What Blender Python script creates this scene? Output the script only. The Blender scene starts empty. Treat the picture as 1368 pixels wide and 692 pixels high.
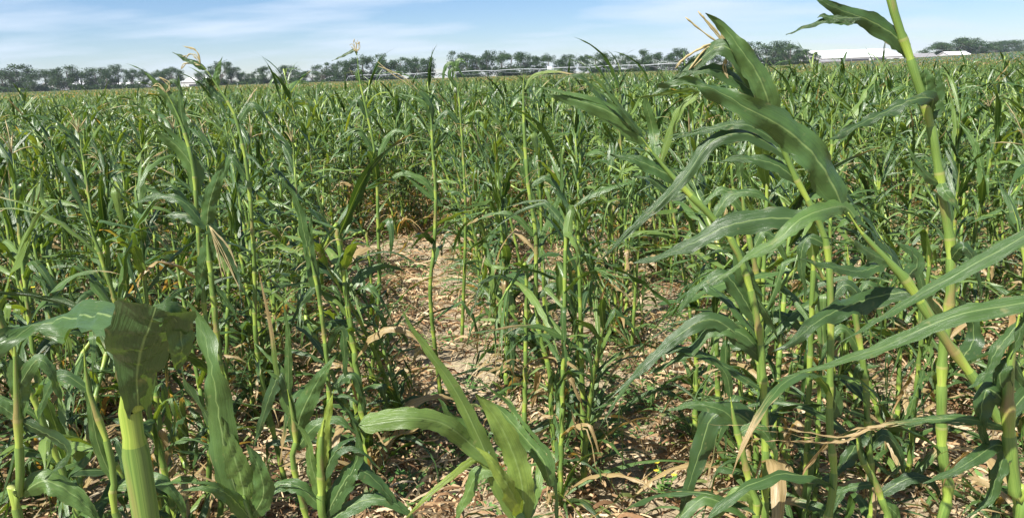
import bpy, math, random
import numpy as np

# ------------------------------------------------------------------ camera, sky, sun, exposure
S = bpy.context.scene
COL = S.collection
R = math.radians
EYE = 1.75
PITCH, ROLL, FPX = 13.15, -1.9, 1053.0          # photograph is 1368 x 692
cam_d = bpy.data.cameras.new('camera')
cam = bpy.data.objects.new('camera', cam_d)
COL.objects.link(cam)
from mathutils import Matrix, Vector
RM = Matrix.Rotation(R(90 - PITCH), 3, 'X') @ Matrix.Rotation(R(ROLL), 3, 'Z')
cam.matrix_world = Matrix.Translation((0, 0, EYE)) @ RM.to_4x4()
cam_d.sensor_width = 36
cam_d.lens = 36 * FPX / 1368
cam_d.clip_start = 0.02
cam_d.clip_end = 8000
S.camera = cam
RMn = np.array(RM)

SUN_EL, SUN_AZ = 53, -132       # azimuth measured from +Y (view direction) towards +X
w = bpy.data.worlds.new('World')
S.world = w
w.use_nodes = True
nt = w.node_tree
N, L = nt.nodes, nt.links
N.clear()
out = N.new('ShaderNodeOutputWorld')
bg = N.new('ShaderNodeBackground')
bg.inputs['Strength'].default_value = 0.052
sky = N.new('ShaderNodeTexSky')
sky.sky_type = 'NISHITA'
sky.sun_disc = False
sky.sun_elevation = R(SUN_EL)
sky.sun_rotation = R(SUN_AZ)
sky.altitude = 900
sky.air_density = 1.1
sky.dust_density = 0.0
sky.ozone_density = 3.0
tc = N.new('ShaderNodeTexCoord')
# thin streaky cloud, flattened towards the horizon like a high layer
sep = N.new('ShaderNodeSeparateXYZ'); L.new(tc.outputs['Generated'], sep.inputs[0])
mz = N.new('ShaderNodeMath'); mz.operation = 'ADD'; mz.inputs[1].default_value = 0.12
L.new(sep.outputs['Z'], mz.inputs[0])
dx = N.new('ShaderNodeMath'); dx.operation = 'DIVIDE'; L.new(sep.outputs['X'], dx.inputs[0]); L.new(mz.outputs[0], dx.inputs[1])
dy = N.new('ShaderNodeMath'); dy.operation = 'DIVIDE'; L.new(sep.outputs['Y'], dy.inputs[0]); L.new(mz.outputs[0], dy.inputs[1])
cb = N.new('ShaderNodeCombineXYZ'); L.new(dx.outputs[0], cb.inputs[0]); L.new(dy.outputs[0], cb.inputs[1])
mp = N.new('ShaderNodeMapping'); mp.inputs['Scale'].default_value = (0.8, 1.3, 1); mp.inputs['Location'].default_value = (9.9, 6.2, 0)
L.new(cb.outputs[0], mp.inputs[0])
nz = N.new('ShaderNodeTexNoise'); nz.inputs['Scale'].default_value = 1.05; nz.inputs['Detail'].default_value = 7; nz.inputs['Roughness'].default_value = 0.47
L.new(mp.outputs[0], nz.inputs['Vector'])
cr = N.new('ShaderNodeMapRange'); cr.inputs[1].default_value = 0.44; cr.inputs[2].default_value = 0.68; cr.inputs[3].default_value = 0.0; cr.inputs[4].default_value = 0.75
L.new(nz.outputs['Fac'], cr.inputs[0])
mixc = N.new('ShaderNodeMixRGB'); mixc.inputs[2].default_value = (7.2, 8.3, 9.8, 1)
tint = N.new('ShaderNodeMixRGB'); tint.blend_type = 'MULTIPLY'; tint.inputs[0].default_value = 1; tint.inputs[2].default_value = (.62, .80, 1.0, 1)
hz2 = N.new('ShaderNodeMapRange'); hz2.inputs[1].default_value = 0.0; hz2.inputs[2].default_value = 0.16; L.new(sep.outputs['Z'], hz2.inputs[0])
tg = N.new('ShaderNodeMixRGB'); tg.inputs[1].default_value = (.85, .94, 1.15, 1); tg.inputs[2].default_value = (.64, .83, 1.10, 1)
L.new(hz2.outputs[0], tg.inputs[0]); L.new(tg.outputs[0], tint.inputs[2])
L.new(sky.outputs[0], tint.inputs[1])
L.new(cr.outputs[0], mixc.inputs[0]); L.new(tint.outputs[0], mixc.inputs[1])
L.new(mixc.outputs[0], bg.inputs[0]); L.new(bg.outputs[0], out.inputs[0])

sd = bpy.data.lights.new('sun', 'SUN')
sd.energy = 5.0
sd.angle = R(0.53)
sd.color = (1.0, 0.955, 0.88)
sun = bpy.data.objects.new('sun', sd)
COL.objects.link(sun)
to_sun = Vector((math.sin(R(SUN_AZ)) * math.cos(R(SUN_EL)), math.cos(R(SUN_AZ)) * math.cos(R(SUN_EL)), math.sin(R(SUN_EL))))
sun.rotation_euler = to_sun.to_track_quat('Z', 'Y').to_euler()
sun.location = (0, 0, 30)

S.view_settings.view_transform = 'Standard'
S.view_settings.look = 'None'
S.view_settings.gamma = 1
S.view_settings.use_curve_mapping = False
S.view_settings.exposure = 1.14
S.render.engine = 'CYCLES'
S.cycles.max_bounces = 6
S.cycles.transmission_bounces = 4
S.cycles.diffuse_bounces = 3
S.cycles.glossy_bounces = 2

rng = np.random.default_rng(7)
random.seed(7)

# ------------------------------------------------------------------ helpers
def Q(px, py, Y):
    """world point at horizontal distance Y ahead, on the sight line of photograph point (px, py)"""
    d = RMn @ np.array([(px - 684) / FPX, -(py - 346) / FPX, -1.0])
    return np.array([0, 0, EYE]) + d * (Y / d[1])

def terrain(x, y):
    """gentle rise of the land far to the right, slight dip ahead"""
    x = np.asarray(x, float); y = np.asarray(y, float)
    d = np.hypot(x, y)
    a = np.clip((x / np.maximum(y, 1) - 0.25) / 0.45, 0, 1)
    t = np.clip((d - 60) / 300, 0, 1); t = t * t * (3 - 2 * t)
    r = 3.2 * a * t
    r = r + 0.012 * np.sin(x * 0.9 + 1.3) * np.clip(1 - d / 200, 0, 1)
    return r

def ground_base(px, Y, dx=0, dy=0):
    p = Q(px, 400, Y)
    # walk down the vertical under the point
    return np.array([p[0] + dx, Y + dy, 0.0])

def nrm(v):
    return v / np.maximum(np.linalg.norm(v, axis=-1, keepdims=True), 1e-9)

def spline(P, n):
    """Catmull-Rom through P (k x m), n samples spread by length"""
    P = np.asarray(P, float)
    if len(P) == 2:
        t = np.linspace(0, 1, n)[:, None]
        return P[0] * (1 - t) + P[1] * t
    E = np.vstack([2 * P[0] - P[1], P, 2 * P[-1] - P[-2]])
    fine = []
    for i in range(1, len(E) - 2):
        for t in np.linspace(0, 1, 10, endpoint=False):
            a, b, c, d = E[i - 1], E[i], E[i + 1], E[i + 2]
            fine.append(0.5 * ((2 * b) + (c - a) * t + (2 * a - 5 * b + 4 * c - d) * t * t + (3 * b - a - 3 * c + d) * t ** 3))
    fine.append(P[-1])
    fine = np.array(fine)
    s = np.concatenate([[0], np.cumsum(np.linalg.norm(np.diff(fine[:, :3], axis=0), axis=1))])
    u = np.linspace(0, s[-1], n)
    return np.stack([np.interp(u, s, fine[:, k]) for k in range(fine.shape[1])], 1)

class MB:
    """collects shapes, links them as one mesh object"""
    def __init__(s):
        s.v = []; s.f = []; s.uv = []; s.r = []; s.m = []; s.n = 0
    def add(s, V, F, UV=None, rnd=(0.5, 0.0), mat=0):
        V = np.asarray(V, float).reshape(-1, 3); F = np.asarray(F, int)
        if F.shape[1] == 3: F = np.concatenate([F, F[:, 2:3]], 1)
        if UV is None: UV = np.zeros((len(V), 2))
        s.v.append(V); s.f.append(F + s.n); s.uv.append(UV)
        s.r.append(np.tile(np.asarray(rnd, float), (len(V), 1)) if np.ndim(rnd) == 1 else rnd)
        s.m.append(np.full(len(F), mat)); s.n += len(V)
        return s
    def arrays(s):
        return np.concatenate(s.v), np.concatenate(s.f), np.concatenate(s.uv), np.concatenate(s.r), np.concatenate(s.m)
    def mesh(s, name, mats):
        V, F, UV, RR, M = s.arrays()
        return make_mesh(name, V, F, UV, RR, M, mats)
    def build(s, name, mats, parent=None):
        return link(name, s.mesh(name, mats), parent)

def make_mesh(name, V, F, UV, RR, M, mats):
    me = bpy.data.meshes.new(name)
    tri = F[:, 3] == F[:, 2]
    cnt = np.where(tri, 3, 4)
    mask = np.ones_like(F, bool); mask[tri, 3] = False
    idx = F[mask]
    me.vertices.add(len(V)); me.vertices.foreach_set('co', V.astype(np.float32).ravel())
    me.loops.add(len(idx)); me.loops.foreach_set('vertex_index', idx.astype(np.int32))
    me.polygons.add(len(F))
    st = np.concatenate([[0], np.cumsum(cnt)[:-1]])
    me.polygons.foreach_set('loop_start', st.astype(np.int32))
    me.polygons.foreach_set('loop_total', cnt.astype(np.int32))
    me.polygons.foreach_set('material_index', M.astype(np.int32))
    me.polygons.foreach_set('use_smooth', np.ones(len(F), bool))
    u1 = me.uv_layers.new(name='UVMap'); u2 = me.uv_layers.new(name='vary')
    u1.data.foreach_set('uv', UV[idx].astype(np.float32).ravel())
    u2.data.foreach_set('uv', RR[idx].astype(np.float32).ravel())
    if not isinstance(mats, (list, tuple)): mats = [mats]
    for m in mats: me.materials.append(m)
    me.update(); me.validate()
    return me

def link(name, me, parent=None):
    o = bpy.data.objects.new(name, me); COL.objects.link(o)
    if parent is not None: o.parent = parent
    return o

def tag(o, label=None, cat=None, group=None, kind=None):
    if label: o['label'] = label
    if cat: o['category'] = cat
    if group: o['group'] = group
    if kind: o['kind'] = kind
    return o

def empty(name, loc, label, cat, group=None):
    o = bpy.data.objects.new(name, None); COL.objects.link(o)
    o.location = tuple(float(q) for q in loc); o.empty_display_size = 0.1
    return tag(o, label, cat, group)

def grid_faces(nv, nu, close=False):
    a = np.arange(nv - 1)[:, None] * nu; b = np.arange(nu if close else nu - 1)[None, :]
    b2 = (b + 1) % nu
    return np.stack([a + b, a + b2, a + nu + b2, a + nu + b], -1).reshape(-1, 4)

def add_tube(mb, C, rad, k=6, rnd=(0.5, 0), mat=0, vcoord=None, cap=True):
    C = np.asarray(C, float); n = len(C); rad = np.broadcast_to(rad, n)
    T = nrm(np.gradient(C, axis=0))
    ref = np.array([0.0, 1, 0.1]) if abs(T[:, 1]).mean() < 0.8 else np.array([1.0, 0, 0.1])
    A = nrm(np.cross(T, ref)); B = np.cross(T, A)
    th = np.linspace(0, 2 * math.pi, k, endpoint=False)
    V = C[:, None] + rad[:, None, None] * (np.cos(th)[None, :, None] * A[:, None] + np.sin(th)[None, :, None] * B[:, None])
    if vcoord is None: vcoord = np.linspace(0, 1, n)
    UV = np.stack(np.broadcast_arrays(np.linspace(0, 1, k)[None, :], np.asarray(vcoord)[:, None]), -1).reshape(-1, 2)
    V = V.reshape(-1, 3); F = grid_faces(n, k, True)
    if cap:
        V = np.vstack([V, C[0], C[-1]]); UV = np.vstack([UV, [0.5, vcoord[0]], [0.5, vcoord[-1]]])
        i0, i1 = len(V) - 2, len(V) - 1
        j = np.arange(k); j2 = (j + 1) % k
        F = np.vstack([F, np.stack([j2, j, np.full(k, i0), np.full(k, i0)], 1), np.stack([(n - 1) * k + j, (n - 1) * k + j2, np.full(k, i1), np.full(k, i1)], 1)])
    mb.add(V, F, UV, rnd, mat)

def add_box(mb, c, s, rz=0, mat=0, rnd=(0.5, 0)):
    q = np.array([[x, y, z] for z in (-.5, .5) for x, y in ((-.5, -.5), (.5, -.5), (.5, .5), (-.5, .5))]) * np.array(s)
    ca, sa = math.cos(rz), math.sin(rz)
    q = np.stack([q[:, 0] * ca - q[:, 1] * sa, q[:, 0] * sa + q[:, 1] * ca, q[:, 2]], 1) + np.array(c)
    F = [[3, 2, 1, 0], [4, 5, 6, 7], [0, 1, 5, 4], [1, 2, 6, 5], [2, 3, 7, 6], [3, 0, 4, 7]]
    V = np.concatenate([q[f] for f in F]); mb.add(V, np.arange(24).reshape(6, 4), None, rnd, mat)

def leaf_profile(v, blunt=0.0):
    a = np.clip(v / 0.16, 0, 1); a = 0.55 + 0.45 * a * a * (3 - 2 * a)
    b = np.clip((1 - v) / (0.62 - 0.35 * blunt), 0, 1) ** 0.72
    return a * np.maximum(b, 0.015)

def add_leaf(mb, C, side, width, nseg=16, na=5, fold=0.35, wave=0.10, rnd=0.5, dry=0.0, tears=0, blunt=0.0, mat=0, jag=0.0, g=None, ripple=1.0, flare=0):
    """corn leaf blade: C, side given at nseg+1 samples"""
    g = g or rng
    n = len(C); v = np.linspace(0, 1, n)
    T = nrm(np.gradient(C, axis=0)); side = nrm(side - (side * T).sum(-1, keepdims=True) * T)
    Nn = nrm(np.cross(side, T))
    hw = width / 2 * leaf_profile(v, blunt)
    if flare: hw = width / 2 * (0.38 + 0.62 * np.clip(v / .55, 0, 1) ** 1.3)
    Llen = np.linalg.norm(np.diff(C, axis=0), axis=1).sum()
    fr = max(2.0, Llen / (width * 1.9)) ; ph = g.uniform(0, 6.28, 2)
    fv = fold * (1.0 - 0.55 * v) * np.where(v < .06, 1.5, 1)
    cuts = [-1.0, 1.0]
    v0 = 0.0
    if tears:
        c_ = sorted(g.uniform(-0.7, 0.7, tears)); cuts = [-1.0] + list(c_) + [1.0]
        v0 = g.uniform(0.18, 0.5)
    for i in range(len(cuts) - 1):
        a, b = cuts[i], cuts[i + 1]
        m = na if not tears else max(2, int(round(na * (b - a) / 2)) + 1)
        s = np.linspace(a, b, m)
        if tears:
            endv = g.uniform(0.55, 1.0) if i != (len(cuts) - 2) // 2 else 1.0
            off = g.normal(0, 1, 3) * 0.09 * Llen + np.array([0, 0, -0.05 * Llen])
            tt = np.clip((v - v0) / (1 - v0), 0, 1)
            shift = (tt ** 1.6)[:, None] * off
            keep = np.clip((endv - v) / 0.15, 0.04, 1)
        else:
            shift = 0; keep = np.ones(n)
        ctr = (a + b) / 2
        S_ = ctr + (s[None, :] - ctr) * np.where(v[:, None] > v0, keep[:, None], 1) if tears else np.broadcast_to(s[None, :], (n, m))
        h = hw[:, None] * np.ones((n, m))
        if jag: h = h * (1 - jag * np.abs(S_) ** 2 * g.uniform(0, 1, (n, m)))
        sgn = np.where(S_ >= 0, 0, 1)
        wv = wave * width * np.abs(S_) ** 1.6 * np.sin(fr * 6.28 * v[:, None] + ph[sgn] + 0.6 * np.sin(9 * v[:, None] + ph[0])) * np.minimum(1, 4 * v[:, None] * (1.15 - v[:, None]))
        wv = wv + 0.055 * width * ripple * np.sin(fr * 19 * v[:, None] + 5 * S_ + ph[1]) * (1 - np.abs(S_)) * np.minimum(1, 5 * v[:, None])
        P = (C + shift)[:, None] + side[:, None] * (S_ * h * np.cos(fv)[:, None])[..., None] + Nn[:, None] * ((np.abs(S_) * h * np.sin(fv)[:, None]) + wv)[..., None]
        if flare: P = P - T[:, None] * (.028 * (S_ ** 2 - .15) * np.clip(1 - v[:, None] / .18, 0, 1))[..., None]
        UV = np.stack([0.5 + S_ * 0.5, np.broadcast_to(v[:, None], S_.shape)], -1).reshape(-1, 2)
        mb.add(P.reshape(-1, 3), grid_faces(n, m), UV, (rnd, dry), mat)

def arc_leaf(p0, az, el0, length, droop, width, nseg, g, kink=None, twist=0.0, wind=0.0, **kw):
    """centreline of a leaf leaving p0 at azimuth az, elevation el0 bending down by droop (radians)"""
    ds = length / nseg; p = np.array(p0, float); C = [p.copy()]; el = el0; a = az
    Sd = []
    for i in range(nseg):
        t = (i + .5) / nseg
        e = el0 - droop * t ** 1.35
        if kink and t > kink[0]: e = e - kink[1]
        e = max(e, -1.5)
        d = np.array([math.cos(a) * math.cos(e), math.sin(a) * math.cos(e), math.sin(e)])
        d = d + wind * t * np.array([-0.9, 0.15, 0.0]); d /= np.linalg.norm(d)
        p = p + d * ds; C.append(p.copy())
    C = np.array(C)
    T = nrm(np.gradient(C, axis=0))
    hs = np.array([-math.sin(az), math.cos(az), 0])
    sd = nrm(hs - (T * hs).sum(-1, keepdims=True) * T)
    nn = np.cross(sd, T); tw = twist * np.linspace(0, 1, len(C))[:, None]
    return C, sd * np.cos(tw) + nn * np.sin(tw)

# ------------------------------------------------------------------ materials
def newmat(name):
    m = bpy.data.materials.new(name); m.use_nodes = True
    m.node_tree.nodes.clear()
    return m, m.node_tree.nodes, m.node_tree.links

def ramp(N, L, src, stops):
    r = N.new('ShaderNodeValToRGB'); e = r.color_ramp.elements
    while len(e) < len(stops): e.new(0.5)
    for i, (p, c) in enumerate(stops): e[i].position = p; e[i].color = (*c, 1)
    L.new(src, r.inputs[0]); return r.outputs[0]

def math_(N, L, op, a, b=None, c=None, clamp=False):
    m = N.new('ShaderNodeMath'); m.operation = op; m.use_clamp = clamp
    for i, q in enumerate((a, b, c)):
        if q is None: continue
        if isinstance(q, (int, float)): m.inputs[i].default_value = q
        else: L.new(q, m.inputs[i])
    return m.outputs[0]

def mix_(N, L, f, a, b, mode='MIX'):
    m = N.new('ShaderNodeMixRGB'); m.blend_type = mode
    for i, q in enumerate((f, a, b)):
        if isinstance(q, (int, float)): m.inputs[i].default_value = q
        elif isinstance(q, tuple): m.inputs[i].default_value = (*q, 1)
        else: L.new(q, m.inputs[i])
    return m.outputs[0]

def uv_(N, L, name):
    u = N.new('ShaderNodeUVMap'); u.uv_map = name
    s = N.new('ShaderNodeSeparateXYZ'); L.new(u.outputs[0], s.inputs[0])
    return u.outputs[0], s.outputs[0], s.outputs[1]

def noise_(N, L, vec, scale, detail=3, rough=.55, mscale=None):
    t = N.new('ShaderNodeTexNoise'); t.inputs['Scale'].default_value = scale
    t.inputs['Detail'].default_value = detail; t.inputs['Roughness'].default_value = rough
    if mscale:
        mp = N.new('ShaderNodeMapping'); mp.inputs['Scale'].default_value = mscale; L.new(vec, mp.inputs[0]); vec = mp.outputs[0]
    if vec is not None: L.new(vec, t.inputs['Vector'])
    return t.outputs['Fac']

def leaf_material():
    m, N, L = newmat('corn_leaf')
    uv, u, v = uv_(N, L, 'UVMap'); _, rnd, dry = uv_(N, L, 'vary')
    geo = N.new('ShaderNodeNewGeometry').outputs
    tcn = N.new('ShaderNodeTexCoord').outputs
    base = ramp(N, L, rnd, [(0.0, (0.018, 0.044, 0.012)), (0.35, (0.038, 0.088, 0.020)), (0.7, (0.078, 0.150, 0.034)), (0.88, (0.150, 0.230, 0.045)), (1.0, (0.28, 0.36, 0.05))])
    # long veins running with the blade
    vein = noise_(N, L, uv, 1.0, 3, .65, (22, .9, 1))
    base = mix_(N, L, 0.5, base, ramp(N, L, vein, [(0.3, (0.45, 0.52, 0.4)), (0.7, (1.5, 1.4, 1.3))]), 'MULTIPLY')
    mott = noise_(N, L, tcn['Object'], 14, 3)
    base = mix_(N, L, 0.45, base, ramp(N, L, mott, [(0.3, (0.7, 0.75, 0.7)), (0.7, (1.35, 1.25, 1.1))]), 'MULTIPLY')
    # pale midrib
    du = math_(N, L, 'ABSOLUTE', math_(N, L, 'SUBTRACT', u, 0.5))
    wd = math_(N, L, 'MULTIPLY_ADD', v, -0.028, 0.040)
    rib = math_(N, L, 'SUBTRACT', 1.0, math_(N, L, 'DIVIDE', du, wd), clamp=True)
    rib = math_(N, L, 'MULTIPLY', math_(N, L, 'POWER', rib, 0.6, clamp=True), 0.75)
    base = mix_(N, L, rib, base, (0.27, 0.36, 0.13))
    # hail bruises and drying
    spot = noise_(N, L, tcn['Object'], 42, 2, .5)
    sp = math_(N, L, 'MULTIPLY', math_(N, L, 'SUBTRACT', spot, 0.66), 7.0, clamp=True)
    base = mix_(N, L, math_(N, L, 'MULTIPLY', sp, 0.55), base, (0.32, 0.28, 0.12))
    n2 = noise_(N, L, uv, 1.0, 3, .6, (9, 5, 1))
    lim = math_(N, L, 'ADD', math_(N, L, 'SUBTRACT', v, math_(N, L, 'SUBTRACT', 1.06, math_(N, L, 'MULTIPLY', dry, 1.3))), math_(N, L, 'MULTIPLY', math_(N, L, 'SUBTRACT', n2, 0.5), 0.5))
    df = math_(N, L, 'MULTIPLY', lim, 9.0, clamp=True)
    tan = ramp(N, L, n2, [(0.25, (0.22, 0.13, 0.055)), (0.55, (0.42, 0.29, 0.14)), (0.8, (0.55, 0.42, 0.24))])
    base = mix_(N, L, df, base, tan)
    em = math_(N, L, 'MULTIPLY', math_(N, L, 'SUBTRACT', du, math_(N, L, 'MULTIPLY_ADD', n2, -0.16, 0.53)), 40, clamp=True)
    epatch = math_(N, L, 'MULTIPLY', math_(N, L, 'SUBTRACT', noise_(N, L, uv, 1.0, 2, .5, (2, 7, 1)), 0.56), 9, clamp=True)
    base = mix_(N, L, math_(N, L, 'MULTIPLY', math_(N, L, 'MULTIPLY', em, epatch), 0.65), base, tan)
    # underside a touch paler and greyer
    base = mix_(N, L, math_(N, L, 'MULTIPLY', geo['Backfacing'], 0.25), base, (0.085, 0.14, 0.06))
    p = N.new('ShaderNodeBsdfPrincipled'); L.new(base, p.inputs['Base Color'])
    p.inputs['Roughness'].default_value = 0.42; p.inputs['Specular IOR Level'].default_value = 0.5
    rr = N.new('ShaderNodeMapRange'); rr.inputs[3].default_value = 0.24; rr.inputs[4].default_value = 0.42; L.new(mott, rr.inputs[0]); L.new(rr.outputs[0], p.inputs['Roughness'])
    b = N.new('ShaderNodeBump'); b.inputs['Strength'].default_value = 0.6; b.inputs['Distance'].default_value = 0.003
    L.new(math_(N, L, 'ADD', vein, math_(N, L, 'MULTIPLY', mott, 1.2)), b.inputs['Height']); L.new(b.outputs[0], p.inputs['Normal'])
    t = N.new('ShaderNodeBsdfTranslucent')
    tcol = mix_(N, L, 1.0, base, (2.1, 1.85, 0.5), 'MULTIPLY'); L.new(tcol, t.inputs[0])
    mx = N.new('ShaderNodeMixShader'); mx.inputs[0].default_value = 0.25
    L.new(p.outputs[0], mx.inputs[1]); L.new(t.outputs[0], mx.inputs[2])
    o = N.new('ShaderNodeOutputMaterial'); L.new(mx.outputs[0], o.inputs[0])
    return m

def stalk_material():
    m, N, L = newmat('corn_stalk')
    uv, u, v = uv_(N, L, 'UVMap'); _, rnd, dry = uv_(N, L, 'vary')
    fr = math_(N, L, 'FRACT', v)
    sheath = math_(N, L, 'LESS_THAN', fr, 0.72)
    streak = noise_(N, L, uv, 1.0, 4, .7, (40, 1.6, 1))
    bare = ramp(N, L, streak, [(0.3, (0.15, 0.24, 0.03)), (0.7, (0.31, 0.39, 0.07))])
    sh = ramp(N, L, streak, [(0.3, (0.065, 0.135, 0.024)), (0.7, (0.18, 0.27, 0.055))])
    c = mix_(N, L, sheath, bare, sh)
    node = math_(N, L, 'MULTIPLY', math_(N, L, 'SUBTRACT', 0.05, fr), 60, clamp=True)
    c = mix_(N, L, math_(N, L, 'MULTIPLY', node, 0.6), c, (0.36, 0.36, 0.12))
    big = noise_(N, L, uv, 1.0, 2, .5, (1.5, 1.1, 1))
    c = mix_(N, L, 0.6, c, ramp(N, L, big, [(0.3, (0.7, 0.75, 0.7)), (0.7, (1.25, 1.15, 1.0))]), 'MULTIPLY')
    c = mix_(N, L, math_(N, L, 'MULTIPLY', math_(N, L, 'SUBTRACT', big, 0.58), 6, clamp=True), c, (0.22, 0.14, 0.06))
    c = mix_(N, L, math_(N, L, 'MULTIPLY', dry, 0.9), c, (0.40, 0.29, 0.14))
    p = N.new('ShaderNodeBsdfPrincipled'); L.new(c, p.inputs['Base Color']); p.inputs['Roughness'].default_value = 0.45
    b = N.new('ShaderNodeBump'); b.inputs['Strength'].default_value = 0.3; b.inputs['Distance'].default_value = 0.0006
    L.new(streak, b.inputs['Height']); L.new(b.outputs[0], p.inputs['Normal'])
    o = N.new('ShaderNodeOutputMaterial'); L.new(p.outputs[0], o.inputs[0])
    return m

def simple(name, stops, scale=8, rough=.8, detail=4, coord='Object', bump=0, bscale=None, trans=0, spec=.3, mscale=None):
    m, N, L = newmat(name)
    t = N.new('ShaderNodeTexCoord').outputs[coord]
    n = noise_(N, L, t, scale, detail, .6, mscale)
    c = ramp(N, L, n, stops)
    p = N.new('ShaderNodeBsdfPrincipled'); L.new(c, p.inputs['Base Color']); p.inputs['Roughness'].default_value = rough
    p.inputs['Specular IOR Level'].default_value = spec
    if bump:
        b = N.new('ShaderNodeBump'); b.inputs['Strength'].default_value = bump; b.inputs['Distance'].default_value = 0.01
        L.new(noise_(N, L, t, bscale or scale * 3, 5), b.inputs['Height']); L.new(b.outputs[0], p.inputs['Normal'])
    o = N.new('ShaderNodeOutputMaterial')
    if trans:
        tr = N.new('ShaderNodeBsdfTranslucent'); L.new(c, tr.inputs[0]); mx = N.new('ShaderNodeMixShader'); mx.inputs[0].default_value = trans
        L.new(p.outputs[0], mx.inputs[1]); L.new(tr.outputs[0], mx.inputs[2]); L.new(mx.outputs[0], o.inputs[0])
    else: L.new(p.outputs[0], o.inputs[0])
    return m

def vary_mat(name, stops, rough=.8, trans=0):
    """colour picked by the per-piece random value"""
    m, N, L = newmat(name)
    _, rnd, _d = uv_(N, L, 'vary')
    t = N.new('ShaderNodeTexCoord').outputs['Object']
    c = ramp(N, L, rnd, stops)
    n = noise_(N, L, t, 60, 3)
    c = mix_(N, L, 0.5, c, ramp(N, L, n, [(0.3, (0.65, 0.65, 0.65)), (0.7, (1.3, 1.3, 1.3))]), 'MULTIPLY')
    p = N.new('ShaderNodeBsdfPrincipled'); L.new(c, p.inputs['Base Color']); p.inputs['Roughness'].default_value = rough; p.inputs['Specular IOR Level'].default_value = .2
    o = N.new('ShaderNodeOutputMaterial')
    if trans:
        tr = N.new('ShaderNodeBsdfTranslucent'); L.new(c, tr.inputs[0]); mx = N.new('ShaderNodeMixShader'); mx.inputs[0].default_value = trans
        L.new(p.outputs[0], mx.inputs[1]); L.new(tr.outputs[0], mx.inputs[2]); L.new(mx.outputs[0], o.inputs[0])
    else: L.new(p.outputs[0], o.inputs[0])
    return m

M_LEAF = leaf_material()
M_STALK = stalk_material()
M_TASSEL = simple('tassel_straw', [(0.3, (0.36, 0.30, 0.13)), (0.7, (0.56, 0.47, 0.26))], 40, .8, trans=.25)
M_SILK = simple('corn_silk', [(0.3, (0.16, 0.07, 0.03)), (0.7, (0.36, 0.2, 0.08))], 60, .7)
M_HUSK = simple('ear_husk', [(0.3, (0.12, 0.20, 0.04)), (0.7, (0.24, 0.32, 0.09))], 20, .55, trans=.15, mscale=(6, 6, 1))
M_LITTER = vary_mat('dry_husks', [(0.0, (0.10, 0.055, 0.028)), (0.3, (0.26, 0.15, 0.075)), (0.62, (0.50, 0.36, 0.20)), (0.9, (0.66, 0.54, 0.36)), (1.0, (0.13, 0.16, 0.05))], .75, .2)
M_WEED = vary_mat('weed_leaf', [(0, (0.05, 0.12, 0.03)), (0.6, (0.09, 0.19, 0.05)), (1, (0.16, 0.27, 0.08))], .6, .25)
M_PETAL = simple('yellow_petal', [(0.3, (0.75, 0.55, 0.03)), (0.7, (0.85, 0.68, 0.06))], 20, .6, trans=.2)
M_CLOD = vary_mat('soil_clod', [(0, (0.24, 0.17, 0.115)), (1, (0.44, 0.33, 0.24))], .95)
M_TREE = vary_mat('tree_leaves', [(0, (0.020, 0.050, 0.016)), (0.5, (0.038, 0.078, 0.024)), (1, (0.07, 0.12, 0.036))], .7, .2)
M_BARK = simple('tree_bark', [(0.3, (0.10, 0.085, 0.07)), (0.7, (0.2, 0.18, 0.15))], 3, .9)
M_WHITE = simple('white_metal_sheet', [(0.3, (0.74, 0.75, 0.76)), (0.7, (0.82, 0.82, 0.81))], .3, .5)
M_WALL = simple('pale_wall_sheet', [(0.3, (0.42, 0.43, 0.44)), (0.7, (0.56, 0.56, 0.55))], .5, .7)
M_GREYROOF = simple('grey_shingle', [(0.3, (0.16, 0.16, 0.17)), (0.7, (0.26, 0.25, 0.25))], 1, .8)
M_OPEN = simple('dark_opening', [(0.3, (0.03, 0.03, 0.035)), (0.7, (0.06, 0.06, 0.065))], 1, .5)
M_GALV = simple('galvanised_pipe', [(0.3, (0.36, 0.38, 0.4)), (0.7, (0.5, 0.51, 0.53))], 1, .45)
M_TYRE = simple('tyre_rubber', [(0.3, (0.02, 0.02, 0.02)), (0.7, (0.045, 0.04, 0.04))], 4, .9)

def ground_material():
    m, N, L = newmat('field_soil')
    t = N.new('ShaderNodeTexCoord').outputs['Object']
    big = noise_(N, L, t, 1.6, 5, .65); fine = noise_(N, L, t, 28, 5, .7)
    c = ramp(N, L, big, [(0.3, (0.25, 0.20, 0.125)), (0.5, (0.335, 0.275, 0.18)), (0.72, (0.43, 0.36, 0.25))])
    c = mix_(N, L, 0.75, c, ramp(N, L, fine, [(0.32, (0.5, 0.47, 0.44)), (0.5, (0.95, 0.95, 0.95)), (0.7, (1.25, 1.2, 1.15))]), 'MULTIPLY')
    v = N.new('ShaderNodeTexVoronoi'); v.feature = 'DISTANCE_TO_EDGE'; v.inputs['Scale'].default_value = 9
    L.new(t, v.inputs['Vector'])
    crack = math_(N, L, 'MULTIPLY', v.outputs['Distance'], 14, clamp=True)
    p = N.new('ShaderNodeBsdfPrincipled'); p.inputs['Roughness'].default_value = 0.95; p.inputs['Specular IOR Level'].default_value = 0.15
    L.new(c, p.inputs['Base Color'])
    b = N.new('ShaderNodeBump'); b.inputs['Strength'].default_value = 0.9; b.inputs['Distance'].default_value = 0.03
    L.new(math_(N, L, 'ADD', math_(N, L, 'ADD', math_(N, L, 'MULTIPLY', big, 1.2), fine), math_(N, L, 'MULTIPLY', crack, 0.25)), b.inputs['Height']); L.new(b.outputs[0], p.inputs['Normal'])
    o = N.new('ShaderNodeOutputMaterial'); L.new(p.outputs[0], o.inputs[0])
    return m
M_GROUND = ground_material()

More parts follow.
